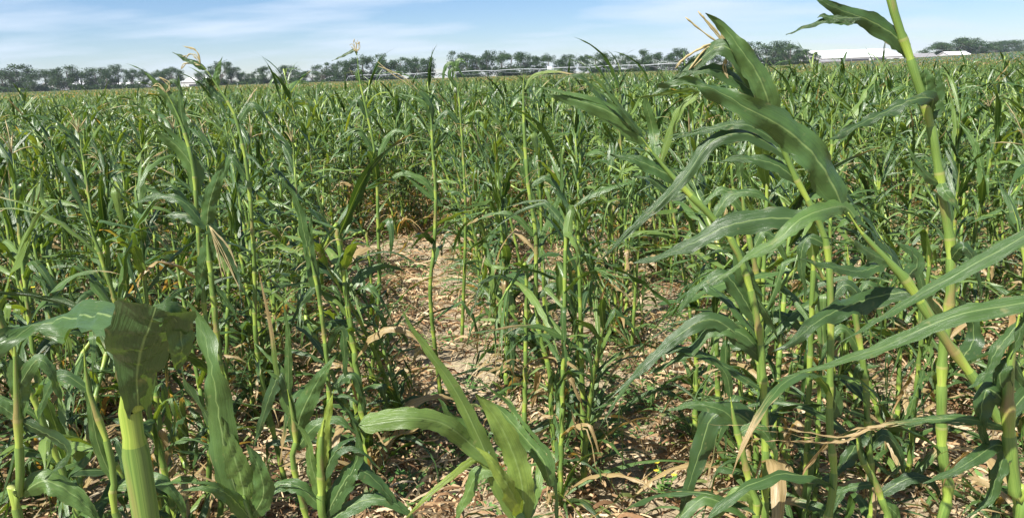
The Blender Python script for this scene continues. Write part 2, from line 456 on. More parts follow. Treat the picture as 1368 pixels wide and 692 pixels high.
# ------------------------------------------------------------------ ground
ROWA = R(5.9); ROW0, ROWS = 0.50, 0.762
rdir = np.array([-math.sin(ROWA), math.cos(ROWA)]); rper = np.array([math.cos(ROWA), math.sin(ROWA)])
def row_u(x, y): return x * rper[0] + y * rper[1]
def bed(x, y):
    u = (row_u(x, y) - ROW0) / ROWS
    f = np.clip(1 - np.hypot(x, y) / 40, 0, 1)
    n = 0.02 * np.sin(5.3 * x + 2 * y) * np.sin(4.1 * y - 1.7 * x) + 0.012 * np.sin(13 * x + 3 * np.sin(7 * y)) * np.sin(11 * y)
    return f * (0.03 * np.cos(2 * math.pi * u) + n)
xs = np.unique(np.concatenate([np.linspace(-12, 12, 241), np.linspace(-60, 60, 61), np.sinh(np.linspace(-6.78, 6.78, 90)) * 3.4]))
ys = np.unique(np.concatenate([np.linspace(-2, 16, 181), np.linspace(16, 80, 50), np.linspace(80, 600, 40), np.array([-300, -100, -60, -20, -8, 800, 1000, 1200, 1500.])]))
X, Y = np.meshgrid(xs, ys)
Z = terrain(X, Y) + bed(X, Y)
mb = MB(); mb.add(np.stack([X, Y, Z], -1).reshape(-1, 3), grid_faces(len(ys), len(xs)))
tag(mb.build('field_ground', M_GROUND), kind='structure')

def zof(x, y): return float(terrain(x, y) + bed(np.array(x), np.array(y)))

# ------------------------------------------------------------------ corn plants
def stalk_path(h, lean, az, zig, n, g, brk=None):
    """standing stalk from the origin; brk = (height fraction, bend radians, azimuth)"""
    C = [np.zeros(3)]; ds = h / n; p = np.zeros(3)
    for i in range(n):
        t = (i + .5) / n
        a = lean * (0.35 + 0.9 * t); A = az
        if brk and t > brk[0]: a = lean + brk[1]; A = brk[2]
        d = np.array([math.sin(a) * math.cos(A), math.sin(a) * math.sin(A), math.cos(a)])
        p = p + d * ds; C.append(p + np.array([zig * (-1) ** i, 0, 0]))
    return np.array(C)

def add_stalk(mb, C, r0, r1, nodes=9, k=7, rnd=.5, dry=0, detail=True, taper=.1):
    n = len(C)
    if not detail:
        add_tube(mb, C, np.linspace(r0, r1, n), k, (rnd, dry), 1, np.linspace(0, nodes, n)); return
    fr = np.array([0.0, 0.06, 0.12, 0.4, 0.70, 0.74])
    sc = np.array([1.30, 1.26, 1.05, 1.13, 1.22, 0.94])
    vs = (np.arange(nodes)[:, None] + fr[None]).ravel(); scs = np.tile(sc, nodes)
    ex = nodes - np.array([.2, .12, .06, .03, .01, 0]); vs = np.append(vs, ex); scs = np.append(scs, np.full(6, 1.0))
    s = np.concatenate([[0], np.cumsum(np.linalg.norm(np.diff(C, axis=0), axis=1))]); u = vs / nodes * s[-1]
    P = np.stack([np.interp(u, s, C[:, q]) for q in range(3)], 1)
    rad = (r0 + (r1 - r0) * vs / nodes) * scs
    if taper: rad = rad * np.clip((nodes - vs) / (taper * nodes), .02 if taper < .03 else .12, 1) ** (.5 if taper < .03 else .8)
    add_tube(mb, P, rad, k, (rnd, dry), 0, vs)

def add_tassel(mb, p, d, size, g, nb=7, k=4, n=7, droop=.5):
    d = nrm(np.array(d, float))
    for i in range(nb):
        if i == 0: dd = d; ln = size
        else:
            dd = nrm(d + g.normal(0, .42, 3)); ln = size * g.uniform(.45, .8)
        C = [np.array(p, float)]
        for j in range(n):
            C.append(C[-1] + nrm(dd + np.array([-.15, 0, -droop]) * (j / n) ** 1.5) * ln / n)
        rad = np.interp(np.arange(n + 1), [0, 1, n - 1, n], [.0010, .0021, .0019, .0006]) * g.uniform(.6, 1.5, n + 1)
        add_tube(mb, np.array(C), rad, k, (g.uniform(), 0), 0)

def add_ear(mb, p, az, g, size=.19):
    n = 9; t = np.linspace(0, 1, n)
    d = np.array([math.cos(az) * .42, math.sin(az) * .42, 1.0]); d /= np.linalg.norm(d)
    C = np.array(p) + d * size * t[:, None]
    rad = .021 * np.sin(np.clip(t * .93 + .07, 0, 1) * math.pi) ** .55
    add_tube(mb, C, np.maximum(rad, .003), 8, (.5, 0), 0)
    for i in range(6):
        dd = nrm(d + g.normal(0, .35, 3)); q = C[-1]
        add_tube(mb, np.array([q, q + dd * .02, q + dd * .035 + np.array([0, 0, -.02])]), [.002, .0015, .001], 3, (.5, 0), 1)

def plant_spec(g, kindx):
    """random build of a hail-torn corn plant, in its own frame"""
    h = g.uniform(1.12, 1.5)
    lean = abs(g.normal(0.06, 0.07)); az = math.pi + g.normal(0, .8)
    brk = None
    top = g.choice(['tassel', 'whorl', 'broken', 'stub'], p=[.12, .48, .27, .13])
    if top == 'broken': brk = (g.uniform(.72, .88), g.uniform(1.7, 2.7), g.uniform(0, 6.28))
    if kindx == 'short': h *= g.uniform(.5, .72)
    if g.uniform() < .22: lean = g.uniform(.25, .6)
    return dict(h=h, lean=lean, az=az, brk=brk, top=top, nl=int(g.integers(17, 25)), plane=g.uniform(0, 6.28))

def plant_parts(g, sp, lod):
    """returns list of (name, MB); lod 0 near, 1 mid, 2 far"""
    parts = []
    ns = [26, 7, 3][lod]
    C = stalk_path(sp['h'], sp['lean'], sp['az'], [.003, 0, 0][lod], ns, g, sp['brk'])
    mb = MB(); add_stalk(mb, C, g.uniform(.010, .0135), .0055, 9, [7, 4, 3][lod], g.uniform(), 0, lod == 0)
    if lod: mb.m[-1][:] = 1
    parts.append(('stalk', mb))
    nseg = [14, 6, 3][lod]; na = [5, 3, 2][lod]
    nl = sp['nl'] - (0 if lod == 0 else 1 if lod == 1 else 4)
    for i in range(nl):
        t = .07 + .91 * (i + .6) / nl
        j = t * ns; a = int(min(j, ns - 1)); p = C[a] + (C[a + 1] - C[a]) * (j - a)
        az = sp['plane'] + (i % 2) * math.pi + g.normal(0, .5)
        low = t < .42
        up = t > .72
        ln = g.uniform(.25, .48) if not up else g.uniform(.28, .55)
        if low: ln *= .8
        wd = g.uniform(.024, .062) * (0.85 if low else 1)
        el = g.uniform(.5, 1.15) if not up else g.uniform(.9, 1.4)
        dr = g.uniform(1.2, 2.7) if not up else g.uniform(.3, 2.0)
        kink = (g.uniform(.2, .6), g.uniform(.7, 2.0)) if g.uniform() < .45 else None
        dry = 0.0
        if low and g.uniform() < .4: dry = g.uniform(.55, 1.0)
        elif g.uniform() < .22: dry = g.uniform(.1, .4)
        if sp['brk'] and t > sp['brk'][0]: el = g.uniform(-.4, .6); az = sp['brk'][2] + g.normal(0, .6)
        CC, sd = arc_leaf(p, az, el, ln, dr, wd, nseg, g, kink, g.normal(0, 1.1), g.uniform(.1, .5))
        lb = MB()
        rv = np.clip(g.normal(.46 + .18 * up, .25), 0, .84)
        add_leaf(lb, CC, sd, wd, nseg, na, g.uniform(.25, .8), g.uniform(.06, .2), rv, dry,
                 tears=0 if lod == 2 else int(g.choice([0, 1, 2, 3], p=[.15, .25, .3, .3])), jag=.5 if lod == 0 else .25, g=g)
        parts.append(('leaf', lb))
    if lod < 2:
        for i in range(int(g.integers(4, 9))):
            az = g.uniform(0, 6.28); p = np.array([math.cos(az) * .02, math.sin(az) * .02, g.uniform(.0, .12)])
            CC, sd = arc_leaf(p, az, g.uniform(.6, 1.3), g.uniform(.22, .6), g.uniform(.8, 2.6), .04, nseg, g, None, g.normal(0, .8), .2)
            lb = MB(); add_leaf(lb, CC, sd, g.uniform(.022, .055), nseg, na, .5, .12, np.clip(g.normal(.5, .25), 0, .84), g.choice([0, 0, .4, 1.0]), tears=int(g.integers(0, 2)), jag=.3, g=g)
            parts.append(('leaf', lb))
    tip = C[-1]; td = C[-1] - C[-2]
    if sp['top'] == 'tassel':
        tb = MB(); add_tassel(tb, tip, td, g.uniform(.14, .22), g, 7 if lod == 0 else 4, [4, 3, 3][lod], [7, 3, 1][lod], g.uniform(.3, 1.4))
        if lod: 
            for q in tb.m: q[:] = 2
            if lod == 2:
                pass
        parts.append(('tassel', tb))
    if lod == 0 and g.uniform() < .07:
        eb = MB(); q = C[int(ns * .5)]; add_ear(eb, q, sp['plane'], g, g.uniform(.11, .16)); parts.append(('ear', eb))
    return parts

PART_M = {'stalk': [M_STALK], 'leaf': [M_LEAF], 'tassel': [M_TASSEL], 'ear': [M_HUSK, M_SILK]}
NPROTO = 22
protos = []
gp = np.random.default_rng(21)
for i in range(NPROTO):
    short = i >= 17
    sp = plant_spec(gp, 'short' if short else 'full')
    parts = [(nm, b.mesh(nm, PART_M[nm])) for nm, b in plant_parts(gp, sp, 0)]
    protos.append((sp, parts))

# ---- hero plants, drawn from the photograph with real distances
HEROES = []
gh = np.random.default_rng(5)
def pxw(wpx, Yd): return wpx * Yd * 1.03 / FPX

def hero(name_lab, Y, base, stalk, r, leaves, tassel=None, ear=None, group=None, nodes=8, extra=0, dry=0, cat='corn plant', seed=1, taper=.1):
    g = np.random.default_rng(seed)
    bx, by = base
    root = empty('corn_plant', (bx, by, zof(bx, by)), name_lab, cat, group)
    off = np.array([bx, by, zof(bx, by)])
    pts = [np.array([bx, by, off[2] - .01])]
    for q in stalk:
        pts.append(Q(q[0], q[1], Y + (q[2] if len(q) > 2 else 0)))
    C = spline(np.array(pts), 40) - off
    mb = MB(); add_stalk(mb, C, r[0], r[1], nodes, 10, g.uniform(), dry, taper=taper)
    mb.build('stalk', [M_STALK], root)
    for lf in leaves:
        P, wpx, tw = lf[0], lf[1], lf[2]
        o = lf[3] if len(lf) > 3 else {}
        pp = np.array([Q(q[0], q[1], Y + (q[2] if len(q) > 2 else 0)) for q in P])
        nseg = o.get('nseg', 26)
        CC = spline(pp, nseg + 1)
        T = nrm(np.gradient(CC, axis=0)); V = nrm(CC - np.array([0, 0, EYE]))
        sd = nrm(np.cross(T, V)); nn = np.cross(sd, T)
        a = np.radians(np.interp(np.linspace(0, 1, nseg + 1), np.linspace(0, 1, len(tw)), tw))[:, None]
        side = sd * np.cos(a) + nn * np.sin(a)
        alt = sd * np.cos(a) - nn * np.sin(a)
        sv = np.array(to_sun)
        if np.abs((np.cross(T, alt) * sv).sum(1)).mean() > np.abs((np.cross(T, side) * sv).sum(1)).mean(): side = alt
        yy = Y + (P[0][2] if len(P[0]) > 2 else 0)
        mbl = MB()
        add_leaf(mbl, CC - off, side, pxw(wpx, yy), nseg, o.get('na', 9), o.get('fold', .3), o.get('wave', .09) * 1.35, np.clip(o.get('c', .45) + g.normal(0, .1), 0, .98),
                 o.get('dry', 0), o.get('tears', int(g.uniform() < .3 and wpx < 34)), o.get('blunt', 0), jag=o.get('jag', .22), g=g, flare=o.get('flare', 0))
        lo = mbl.build('leaf', [M_LEAF], root)
        if o.get('label'): lo['label'] = o['label']
    s = np.linspace(0, 1, 40)
    for i in range(extra):
        t = .18 + .5 * (i + g.uniform()) / extra; p = C[int(t * 39)]
        CC, sd = arc_leaf(p, g.uniform(0, 6.28), g.uniform(.3, 1.0), g.uniform(.3, .55), g.uniform(1.4, 2.6), .05, 16, g, (g.uniform(.3, .6), g.uniform(.5, 1.4)) if g.uniform() < .6 else None, g.normal(0, .9), .25)
        mbl = MB(); add_leaf(mbl, CC, sd, g.uniform(.035, .06), 16, 7, .4, .12, g.uniform(.05, .6), g.choice([0, 0, .3, .9]), tears=int(g.integers(0, 3)), jag=.25, g=g)
        mbl.build('leaf', [M_LEAF], root)
    if tassel:
        tb = MB()
        for strand in [st_ for st_ in tassel for _ in range(2)]:
            strand = [strand[0]] + [(q[0] + g.normal(0, 2.2), q[1] + g.normal(0, 2.2)) for q in strand[1:]]
            pp = np.array([Q(q[0], q[1], Y) for q in strand]); CC = spline(pp, 12) - off
            add_tube(tb, CC, np.interp(np.arange(12), [0, 2, 10, 11], [.0010, .0019, .0017, .0006]) * g.uniform(.5, 1.6, 12), 5, (.5, 0))
        tb.build('tassel', [M_TASSEL], root)
    if ear:
        eb = MB(); add_ear(eb, C[int(ear[0] * 39)], ear[1], g, ear[2]); eb.build('ear', PART_M['ear'], root)
    HEROES.append(root)
    return root

# A: thick stalk at the lower left, its leaf folded over
hero('thick bright green corn stalk at lower left with one broad leaf folded over its top', .80, (-.40, .78),
     [(187, 640), (185, 560), (184, 524)], (.0128, .0118),
     [([(185, 546, -.016), (184, 528, -.020), (183, 500, -.03), (190, 462, -.06), (200, 436, -.08), (207, 414, -.095)], 100, (0, 5, 0), dict(c=.48, flare=1, fold=.45, wave=.07, na=11, tears=0, jag=.12)),
      ([(196, 421, -.055), (172, 420, -.045), (140, 420, -.02), (95, 424, .02), (50, 434, .03), (10, 454, .0), (-30, 480, 0)], 84, (62, 50, 58, 40, 50), dict(c=.5, fold=.35, wave=.14, na=11, tears=0)),
      ([(206, 416, -.092), (228, 419, -.085), (240, 440, -.07), (243, 470, -.07), (236, 494, -.06)], 44, (10, 25), dict(c=.42, wave=.05, blunt=.6, tears=0)),
      ([(184, 540), (150, 470, .1), (110, 415, .12), (60, 398, .12), (0, 391, .1), (-30, 396, .1)], 22, (40, 30), dict(c=.4))],
     nodes=3, seed=3, taper=0)
# B
hero('leaning green corn whorl just right of the thick stalk, tall pointed leaf curling left', 1.2, (-.30, 1.25),
     [(333, 700), (328, 680), (322, 662)], (.011, .010),
     [([(322, 676), (305, 622), (293, 560), (284, 500), (270, 440, .03), (254, 408, .04), (236, 391, .04)], 52, (-15, 10, 30, 45, 20), dict(c=.62, fold=.45, wave=.1)),
      ([(330, 690), (322, 640), (306, 590), (296, 556)], 44, (10, 15), dict(c=.68, wave=.06)),
      ([(312, 650), (286, 573, .05), (262, 536, .06), (246, 506, .06), (238, 468, .06)], 26, (55, 65), dict(c=.2)),
      ([(335, 692), (352, 660), (344, 620), (328, 592)], 34, (0, 20), dict(c=.6)),
      ([(340, 698), (300, 655, -.04), (262, 640, -.06), (215, 638, -.05)], 28, (30, 40), dict(c=.55, tears=1)),
      ([(330, 690), (352, 650, .1), (384, 640, .15), (420, 660, .15)], 26, (20, 30), dict(c=.5))],
     extra=3, seed=4)
# left bottom pair
hero('slim yellow-green corn stalk at the bottom left corner with a pale arching leaf', 1.35, (-.92, 1.4),
     [(27, 700), (28, 660), (24, 560), (20, 470), (17, 440)], (.010, .006),
     [([(28, 660), (60, 642), (100, 662), (142, 704)], 40, (10, 30), dict(c=.55, fold=.4)),
      ([(24, 560), (10, 548), (-30, 520)], 22, (20, 40), {}),
      ([(20, 480), (24, 500), (28, 540), (26, 575)], 30, (0, 30), dict(c=.6)),
      ([(22, 520), (50, 480), (70, 500), (84, 545)], 22, (10, 40), dict(c=.4)),
      ([(24, 560), (90, 600), (60, 640)], 22, (40, 50), dict(c=.2))], extra=3, seed=6)
hero('thin bright corn shoot rising beside the thick left stalk at the bottom edge', 1.5, (-.72, 1.6),
     [(160, 700), (154, 660), (146, 600), (118, 520), (112, 460)], (.010, .005),
     [([(150, 640), (130, 590), (118, 520), (112, 470)], 20, (10, 30), dict(c=.6)),
      ([(150, 650), (210, 640), (240, 670), (250, 700)], 26, (20, 30), dict(c=.5)),
      ([(118, 520), (80, 500), (56, 540), (50, 580)], 18, (10, 60), dict(c=.5))], extra=2, seed=7)
# C centre bottom
hero('low corn plant at bottom centre with tall yellow-green leaf and blunt leaf reaching left', 1.38, (.10, 1.50),
     [(700, 720), (694, 700), (684, 672), (674, 650)], (.012, .010),
     [([(690, 700), (664, 640), (642, 590), (620, 543), (600, 508), (576, 474), (553, 443), (536, 412)], 30, (-25, -10, 10, 0, 15, 25), dict(c=.98, fold=.6, wave=.05)),
      ([(660, 620), (628, 592), (606, 574, -.02), (585, 563, -.03), (551, 558, -.05), (514, 561, -.05), (479, 568, -.04)], 33, (15, 0, 10), dict(c=.82, blunt=1.6, fold=.35, wave=.04)),
      ([(700, 700), (696, 640), (678, 588), (658, 552), (634, 524)], 38, (0, 10, 5), dict(c=.96, fold=.22, wave=.12, blunt=.7)),
      ([(700, 690), (682, 655, -.05), (660, 620, -.06), (634, 596, -.05)], 32, (30, 20), dict(c=.97, fold=.5)),
      ([(735, 650, .05), (726, 615, .06), (706, 584, .08), (684, 545, .1), (660, 508, .1)], 32, (15, 10), dict(c=.85, fold=.55, blunt=1)),
      ([(660, 640), (638, 613), (600, 638, -.05), (565, 668, -.08), (535, 700, -.08)], 12, (0, 10), dict(c=.75)),
      ([(664, 630), (640, 630), (622, 664), (604, 704)], 26, (25, 35), dict(c=.75)),
      ([(650, 610), (628, 580, .05), (606, 560, .06), (585, 532, .06)], 26, (40, 50), dict(c=.5)),
      ([(700, 700), (715, 650, .1), (728, 610, .14), (745, 640, .14), (752, 700, .14)], 24, (20, 50), dict(c=.75))],
     nodes=6, seed=8)
# D leaning plant, right
hero('big corn plant leaning hard left at right, broad ribbed leaf sweeping over the field', 1.45, (1.22, 1.50),
     [(1352, 600), (1335, 566), (1313, 522), (1283, 481), (1250, 435), (1211, 375), (1178, 341), (1150, 310), (1133, 284)], (.0110, .0078),
     [([(1129, 284), (1112, 246), (1088, 208), (1056, 178), (1028, 160), (996, 144), (961, 123), (925, 113), (880, 112)], 50, (10, 25, -5, 20, 45), dict(c=.42, fold=.5, wave=.17, na=11, nseg=40)),
      ([(1232, 402), (1200, 350, .02), (1170, 307, .03), (1138, 260, .04), (1108, 222, .05), (1094, 205, .05)], 24, (65, 75), dict(c=.25)),
      ([(1142, 290), (1128, 276), (1094, 282, -.05), (1066, 295, -.07), (1039, 320, -.08), (1004, 341, -.08), (952, 378, -.08)], 30, (20, 30, 45), dict(c=.55, jag=.3)),
      ([(1222, 388), (1171, 396, .0), (1125, 412, -.04), (1094, 428, -.07), (1056, 458, -.1), (1030, 470, -.1)], 36, (35, 20, 10), dict(c=.22, wave=.12)),
      ([(1190, 352), (1143, 328, -.04), (1110, 308, -.06), (1094, 298, -.06)], 20, (30, 40), dict(c=.5, tears=1)),
      ([(1186, 350), (1150, 362, -.05), (1122, 358, -.08), (1066, 346, -.1)], 22, (30, 40), dict(c=.5)),
      ([(1209, 372), (1226, 352, .03), (1212, 330, .03), (1190, 322, .03)], 26, (20, 60), dict(c=.45)),
      ([(1283, 481), (1300, 455, .04), (1296, 420, .05), (1276, 395, .06)], 30, (30, 20), dict(c=.4)),
      ([(1313, 522), (1342, 500, .05), (1368, 520, .06), (1385, 570, .06)], 30, (20, 40), dict(c=.3))],
     nodes=9, extra=4, seed=9)
# E tall stalk
hero('tallest corn stalk at right, running straight out of the top of the picture', 1.88, (.95, 1.90),
     [(1259, 692), (1258, 600), (1259, 480), (1269, 400), (1270, 331), (1261, 272), (1253, 220), (1247, 185), (1240, 154), (1230, 120), (1223, 103), (1213, 68), (1201, 38), (1190, 0), (1182, -40)], (.0138, .0082),
     [([(1216, 76), (1210, 62), (1190, 44), (1160, 27), (1132, 17), (1105, 6), (1080, -8)], 30, (30, 10, 20), dict(c=.35, fold=.5, tears=0)),
      ([(1150, 24), (1132, 24), (1110, 26), (1085, 33), (1050, 47)], 12, (30, 50), dict(c=.1)),
      ([(1145, 24), (1125, 28), (1100, 22), (1092, 24)], 14, (30, 40), dict(c=.3, blunt=.8)),
      ([(1240, 156), (1236, 140), (1238, 118), (1234, 94)], 26, (10, 10), dict(c=.6, blunt=1.2, fold=.6)),
      ([(1240, 160), (1250, 140), (1249, 118), (1254, 92)], 24, (50, 30), dict(c=.25, blunt=.8, fold=.7)),
      ([(1242, 150), (1246, 132, -.03), (1218, 134, -.05), (1174, 154, -.06), (1139, 171, -.08), (1105, 188, -.1), (1080, 202, -.1)], 22, (20, 50, 30, 55), dict(c=.28, wave=.16, jag=.35)),
      ([(1257, 246), (1240, 236, -.03), (1222, 214, -.04), (1210, 190, -.04), (1190, 172, -.04)], 14, (30, 40), dict(c=.5, tears=1)),
      ([(1256, 240), (1262, 256, -.03), (1276, 272, -.04), (1282, 286, -.04)], 16, (10, 30), dict(c=.6)),
      ([(1268, 350), (1285, 330, -.05), (1300, 345, -.05), (1310, 390, -.05)], 20, (20, 50), dict(c=.3)),
      ([(1262, 430), (1238, 400, -.05), (1225, 360, -.05), (1200, 340, -.05)], 22, (20, 30), dict(c=.45))],
     nodes=12, extra=3, seed=10, taper=0)
# G with tassel
hero('bent corn plant with straw tassel at its tip, top drooping left above the horizon', 1.75, (.62, 1.78),
     [(1106, 692), (1108, 560), (1110, 420), (1105, 328), (1087, 282), (1064, 240), (1045, 195), (1030, 155), (1005, 105), (972, 62)], (.0105, .005),
     [([(1032, 162, -.03), (1024, 128, -.04), (1010, 96, -.04), (992, 70, -.04), (968, 38, -.03), (942, 18, -.03)], 34, (0, 15, 10), dict(c=.45, fold=.3, wave=.1)),
      ([(1012, 120, -.02), (985, 75, -.03), (962, 62, -.02), (935, 80), (900, 108), (866, 130)], 26, (20, 20, 30), dict(c=.45)),
      ([(1022, 140), (1008, 124), (982, 106), (958, 94), (934, 95), (898, 104)], 26, (40, 30), dict(c=.25)),
      ([(1052, 210), (1012, 183), (978, 179), (948, 191), (923, 226), (892, 262), (847, 303), (803, 348)], 24, (50, 20, 10, 15), dict(c=.18, fold=.5)),
      ([(1084, 278), (1066, 291), (1021, 292), (969, 303), (935, 320), (900, 336), (846, 352)], 36, (20, 15, 25, 50), dict(c=.25, fold=.2, wave=.08)),
      ([(1046, 196), (1010, 172), (985, 166), (950, 172), (900, 182), (868, 184)], 15, (30, 40), dict(c=.5, tears=1)),
      ([(1064, 240), (1040, 222), (1015, 214), (985, 212), (955, 218)], 22, (20, 40), dict(c=.35)),
      ([(1105, 328), (1080, 318), (1070, 345), (1076, 400)], 18, (20, 40), dict(c=.3)),
      ([(1110, 400), (1130, 380), (1150, 400), (1160, 450)], 20, (20, 40), dict(c=.3)),
      ([(1108, 560), (1116, 540), (1098, 508), (1066, 488)], 26, (10, 20), dict(c=.45))],
     tassel=[[(972, 64), (955, 42), (934, 17)], [(972, 64), (948, 50), (914, 24)], [(974, 68), (948, 62), (920, 74), (905, 88)], [(974, 66), (950, 66), (925, 92)], [(975, 70), (965, 85), (975, 110)], [(972, 64), (962, 40), (950, 22)]],
     extra=2, nodes=11, seed=11)
# M leaning left of centre right
hero('slender corn stalk bent left right of centre, broad two-toned leaf held high', 2.0, (.72, 2.05),
     [(1022, 692), (1022, 560), (1012, 430), (985, 335), (953, 292), (918, 257), (882, 217), (857, 184)], (.011, .007),
     [([(862, 190), (850, 178), (817, 151), (771, 134), (716, 120)], 32, (25, 10, 15), dict(c=.5, fold=.55, wave=.05)),
      ([(852, 176), (817, 146, .03), (790, 114, .04), (764, 100, .04), (738, 117, .04)], 16, (60, 50), dict(c=.2)),
      ([(855, 178), (825, 140, -.03), (800, 112, -.04), (783, 98, -.04)], 13, (40, 40), dict(c=.5)),
      ([(876, 212), (873, 180, .05), (866, 150, .05), (857, 122, .05)], 17, (20, 30), dict(c=.55, blunt=.6)),
      ([(882, 217), (905, 150, -.03), (930, 124, -.04), (880, 130, -.04), (822, 142, -.04)], 14, (30, 55), dict(c=.5)),
      ([(905, 243), (890, 232), (850, 214), (815, 206)], 24, (20, 30), dict(c=.5)),
      ([(918, 257), (900, 262), (870, 240), (845, 236)], 14, (20, 30), dict(c=.3)),
      ([(953, 292), (975, 262), (1010, 258), (1040, 280)], 18, (20, 50), dict(c=.35)),
      ([(985, 335), (1000, 380), (1040, 430), (1058, 456)], 28, (10, 20), dict(c=.4)),
      ([(1012, 430), (975, 372), (950, 372), (926, 390), (905, 420)], 26, (20, 40), dict(c=.4)),
      ([(1016, 470), (990, 445), (950, 440), (920, 470), (865, 500)], 24, (20, 35), dict(c=.45)),
      ([(1018, 480), (960, 428), (920, 430), (860, 462), (785, 500)], 26, (10, 20), dict(c=.2)),
      ([(1020, 520), (930, 470), (880, 470), (840, 510), (800, 572)], 16, (40, 30), dict(c=.15)),
      ([(1022, 580), (985, 552), (952, 556), (936, 600), (920, 650), (908, 700)], 40, (10, 15), dict(c=.25, fold=.4))],
     nodes=11, extra=3, seed=12)
# F right edge
hero('corn stalk at the right edge with a long leaf dried brown at its shredded tip', 1.3, (.88, 1.32),
     [(1364, 700), (1358, 670), (1349, 600), (1346, 520), (1352, 470), (1362, 420)], (.0125, .0095),
     [([(1346, 575), (1338, 570), (1299, 560), (1247, 559), (1195, 564), (1157, 569), (1122, 583), (1073, 579), (1032, 573), (984, 572)], 24, (20, 30, 50, 60), dict(c=.78, dry=.52, jag=.7, wave=.09, tears=2, nseg=40, label='long leaf, green at its base and dried brown at the shredded tip')),
      ([(1347, 600), (1330, 594), (1299, 614, -.04), (1268, 632, -.05), (1232, 645, -.05)], 24, (20, 10, 30), dict(c=.5)),
      ([(1346, 530), (1335, 505), (1350, 480), (1378, 520)], 30, (30, 30), dict(c=.25)),
      ([(1346, 540), (1320, 520), (1310, 560), (1320, 600)], 34, (20, 40), dict(c=.2)),
      ([(1348, 590), (1330, 640), (1320, 670), (1290, 690)], 24, (20, 40), dict(c=.4)),
      ([(1362, 430), (1330, 470), (1316, 500), (1290, 520)], 24, (30, 50), dict(c=.35))],
     nodes=8, extra=4, seed=13)
hero('corn plant past the right edge sending two long straight leaves across to the left', 1.15, (1.10, 1.2),
     [(1470, 692), (1455, 560), (1445, 450), (1430, 380), (1420, 300)], (.012, .008),
     [([(1425, 330), (1400, 304), (1368, 316), (1316, 345), (1247, 383), (1195, 414), (1122, 458)], 26, (20, 30, 40), dict(c=.5, wave=.06)),
      ([(1440, 420), (1400, 402), (1368, 404), (1316, 413), (1264, 425), (1205, 452), (1143, 476), (1094, 490), (1040, 507)], 32, (25, 25, 30, 60), dict(c=.58, wave=.05, label='long pale leaf reaching left from the right edge')),
      ([(1430, 380), (1400, 370), (1372, 420), (1350, 480)], 30, (20, 50), dict(c=.3))],
     nodes=8, seed=14)
# straight stalks low right
for i, (lab, Yd, bs, st, lv) in enumerate([
    ('pale upright corn stalk behind the bent tasselled plant, snapped at knee-high leaves', 2.5, (.84, 2.55),
     [(1022, 692), (1018, 500), (1014, 390), (1003, 330), (994, 282), (990, 236)],
     [([(1003, 340), (1020, 310), (1040, 330), (1050, 380)], 16, (20, 40)), ([(994, 282), (970, 255), (950, 262), (930, 290)], 14, (20, 40)), ([(990, 240), (985, 210), (970, 190)], 12, (20, 30)), ([(1016, 450), (1040, 420), (1070, 440), (1080, 480)], 16, (20, 40))]),
    ('stout upright corn stalk between the bent tasselled plant and the tallest stalk', 2.2, (1.04, 2.25),
     [(1164, 692), (1160, 590), (1155, 500), (1143, 425), (1135, 362), (1132, 330)],
     [([(1157, 510), (1146, 502), (1150, 490), (1176, 488)], 16, (20, 40)), ([(1160, 570), (1146, 590), (1122, 625), (1090, 650)], 26, (20, 40), dict(c=.15)), ([(1155, 480), (1130, 440), (1110, 450), (1090, 500)], 16, (20, 40)), ([(1160, 600), (1180, 580), (1200, 600), (1210, 640)], 20, (20, 40)), ([(1140, 410), (1160, 380), (1185, 410), (1190, 450)], 16, (20, 40))]),
    ('short corn stem at the bottom right of centre, drooping light leaf beside it', 1.9, (.62, 2.0),
     [(1010, 692), (1003, 655), (991, 600), (981, 562), (976, 530)],
     [([(1014, 690), (1004, 662), (980, 662), (950, 700)], 26, (20, 10), dict(c=.75)), ([(981, 562), (965, 548), (930, 540), (890, 548)], 20, (10, 30)), ([(985, 580), (1010, 570), (1030, 590), (1040, 620)], 18, (10, 30)), ([(976, 530), (970, 500), (950, 480), (930, 480)], 14, (10, 30))]),
    ('thin corn stem bending right at the bottom below the brown shredded leaf', 1.9, (1.02, 1.95),
     [(1186, 700), (1180, 675), (1170, 646), (1150, 610), (1144, 580)],
     [([(1170, 646), (1140, 650), (1100, 664)], 14, (20, 40)), ([(1176, 660), (1210, 640), (1240, 640), (1260, 670)], 22, (20, 40), dict(c=.2)), ([(1150, 610), (1146, 580), (1150, 556)], 10, (20, 40)), ([(1178, 668), (1200, 690), (1210, 720)], 22, (20, 40))]),
]):
    hero(lab, Yd, bs, st, (.0115, .007), lv, nodes=9, extra=7, seed=30 + i)
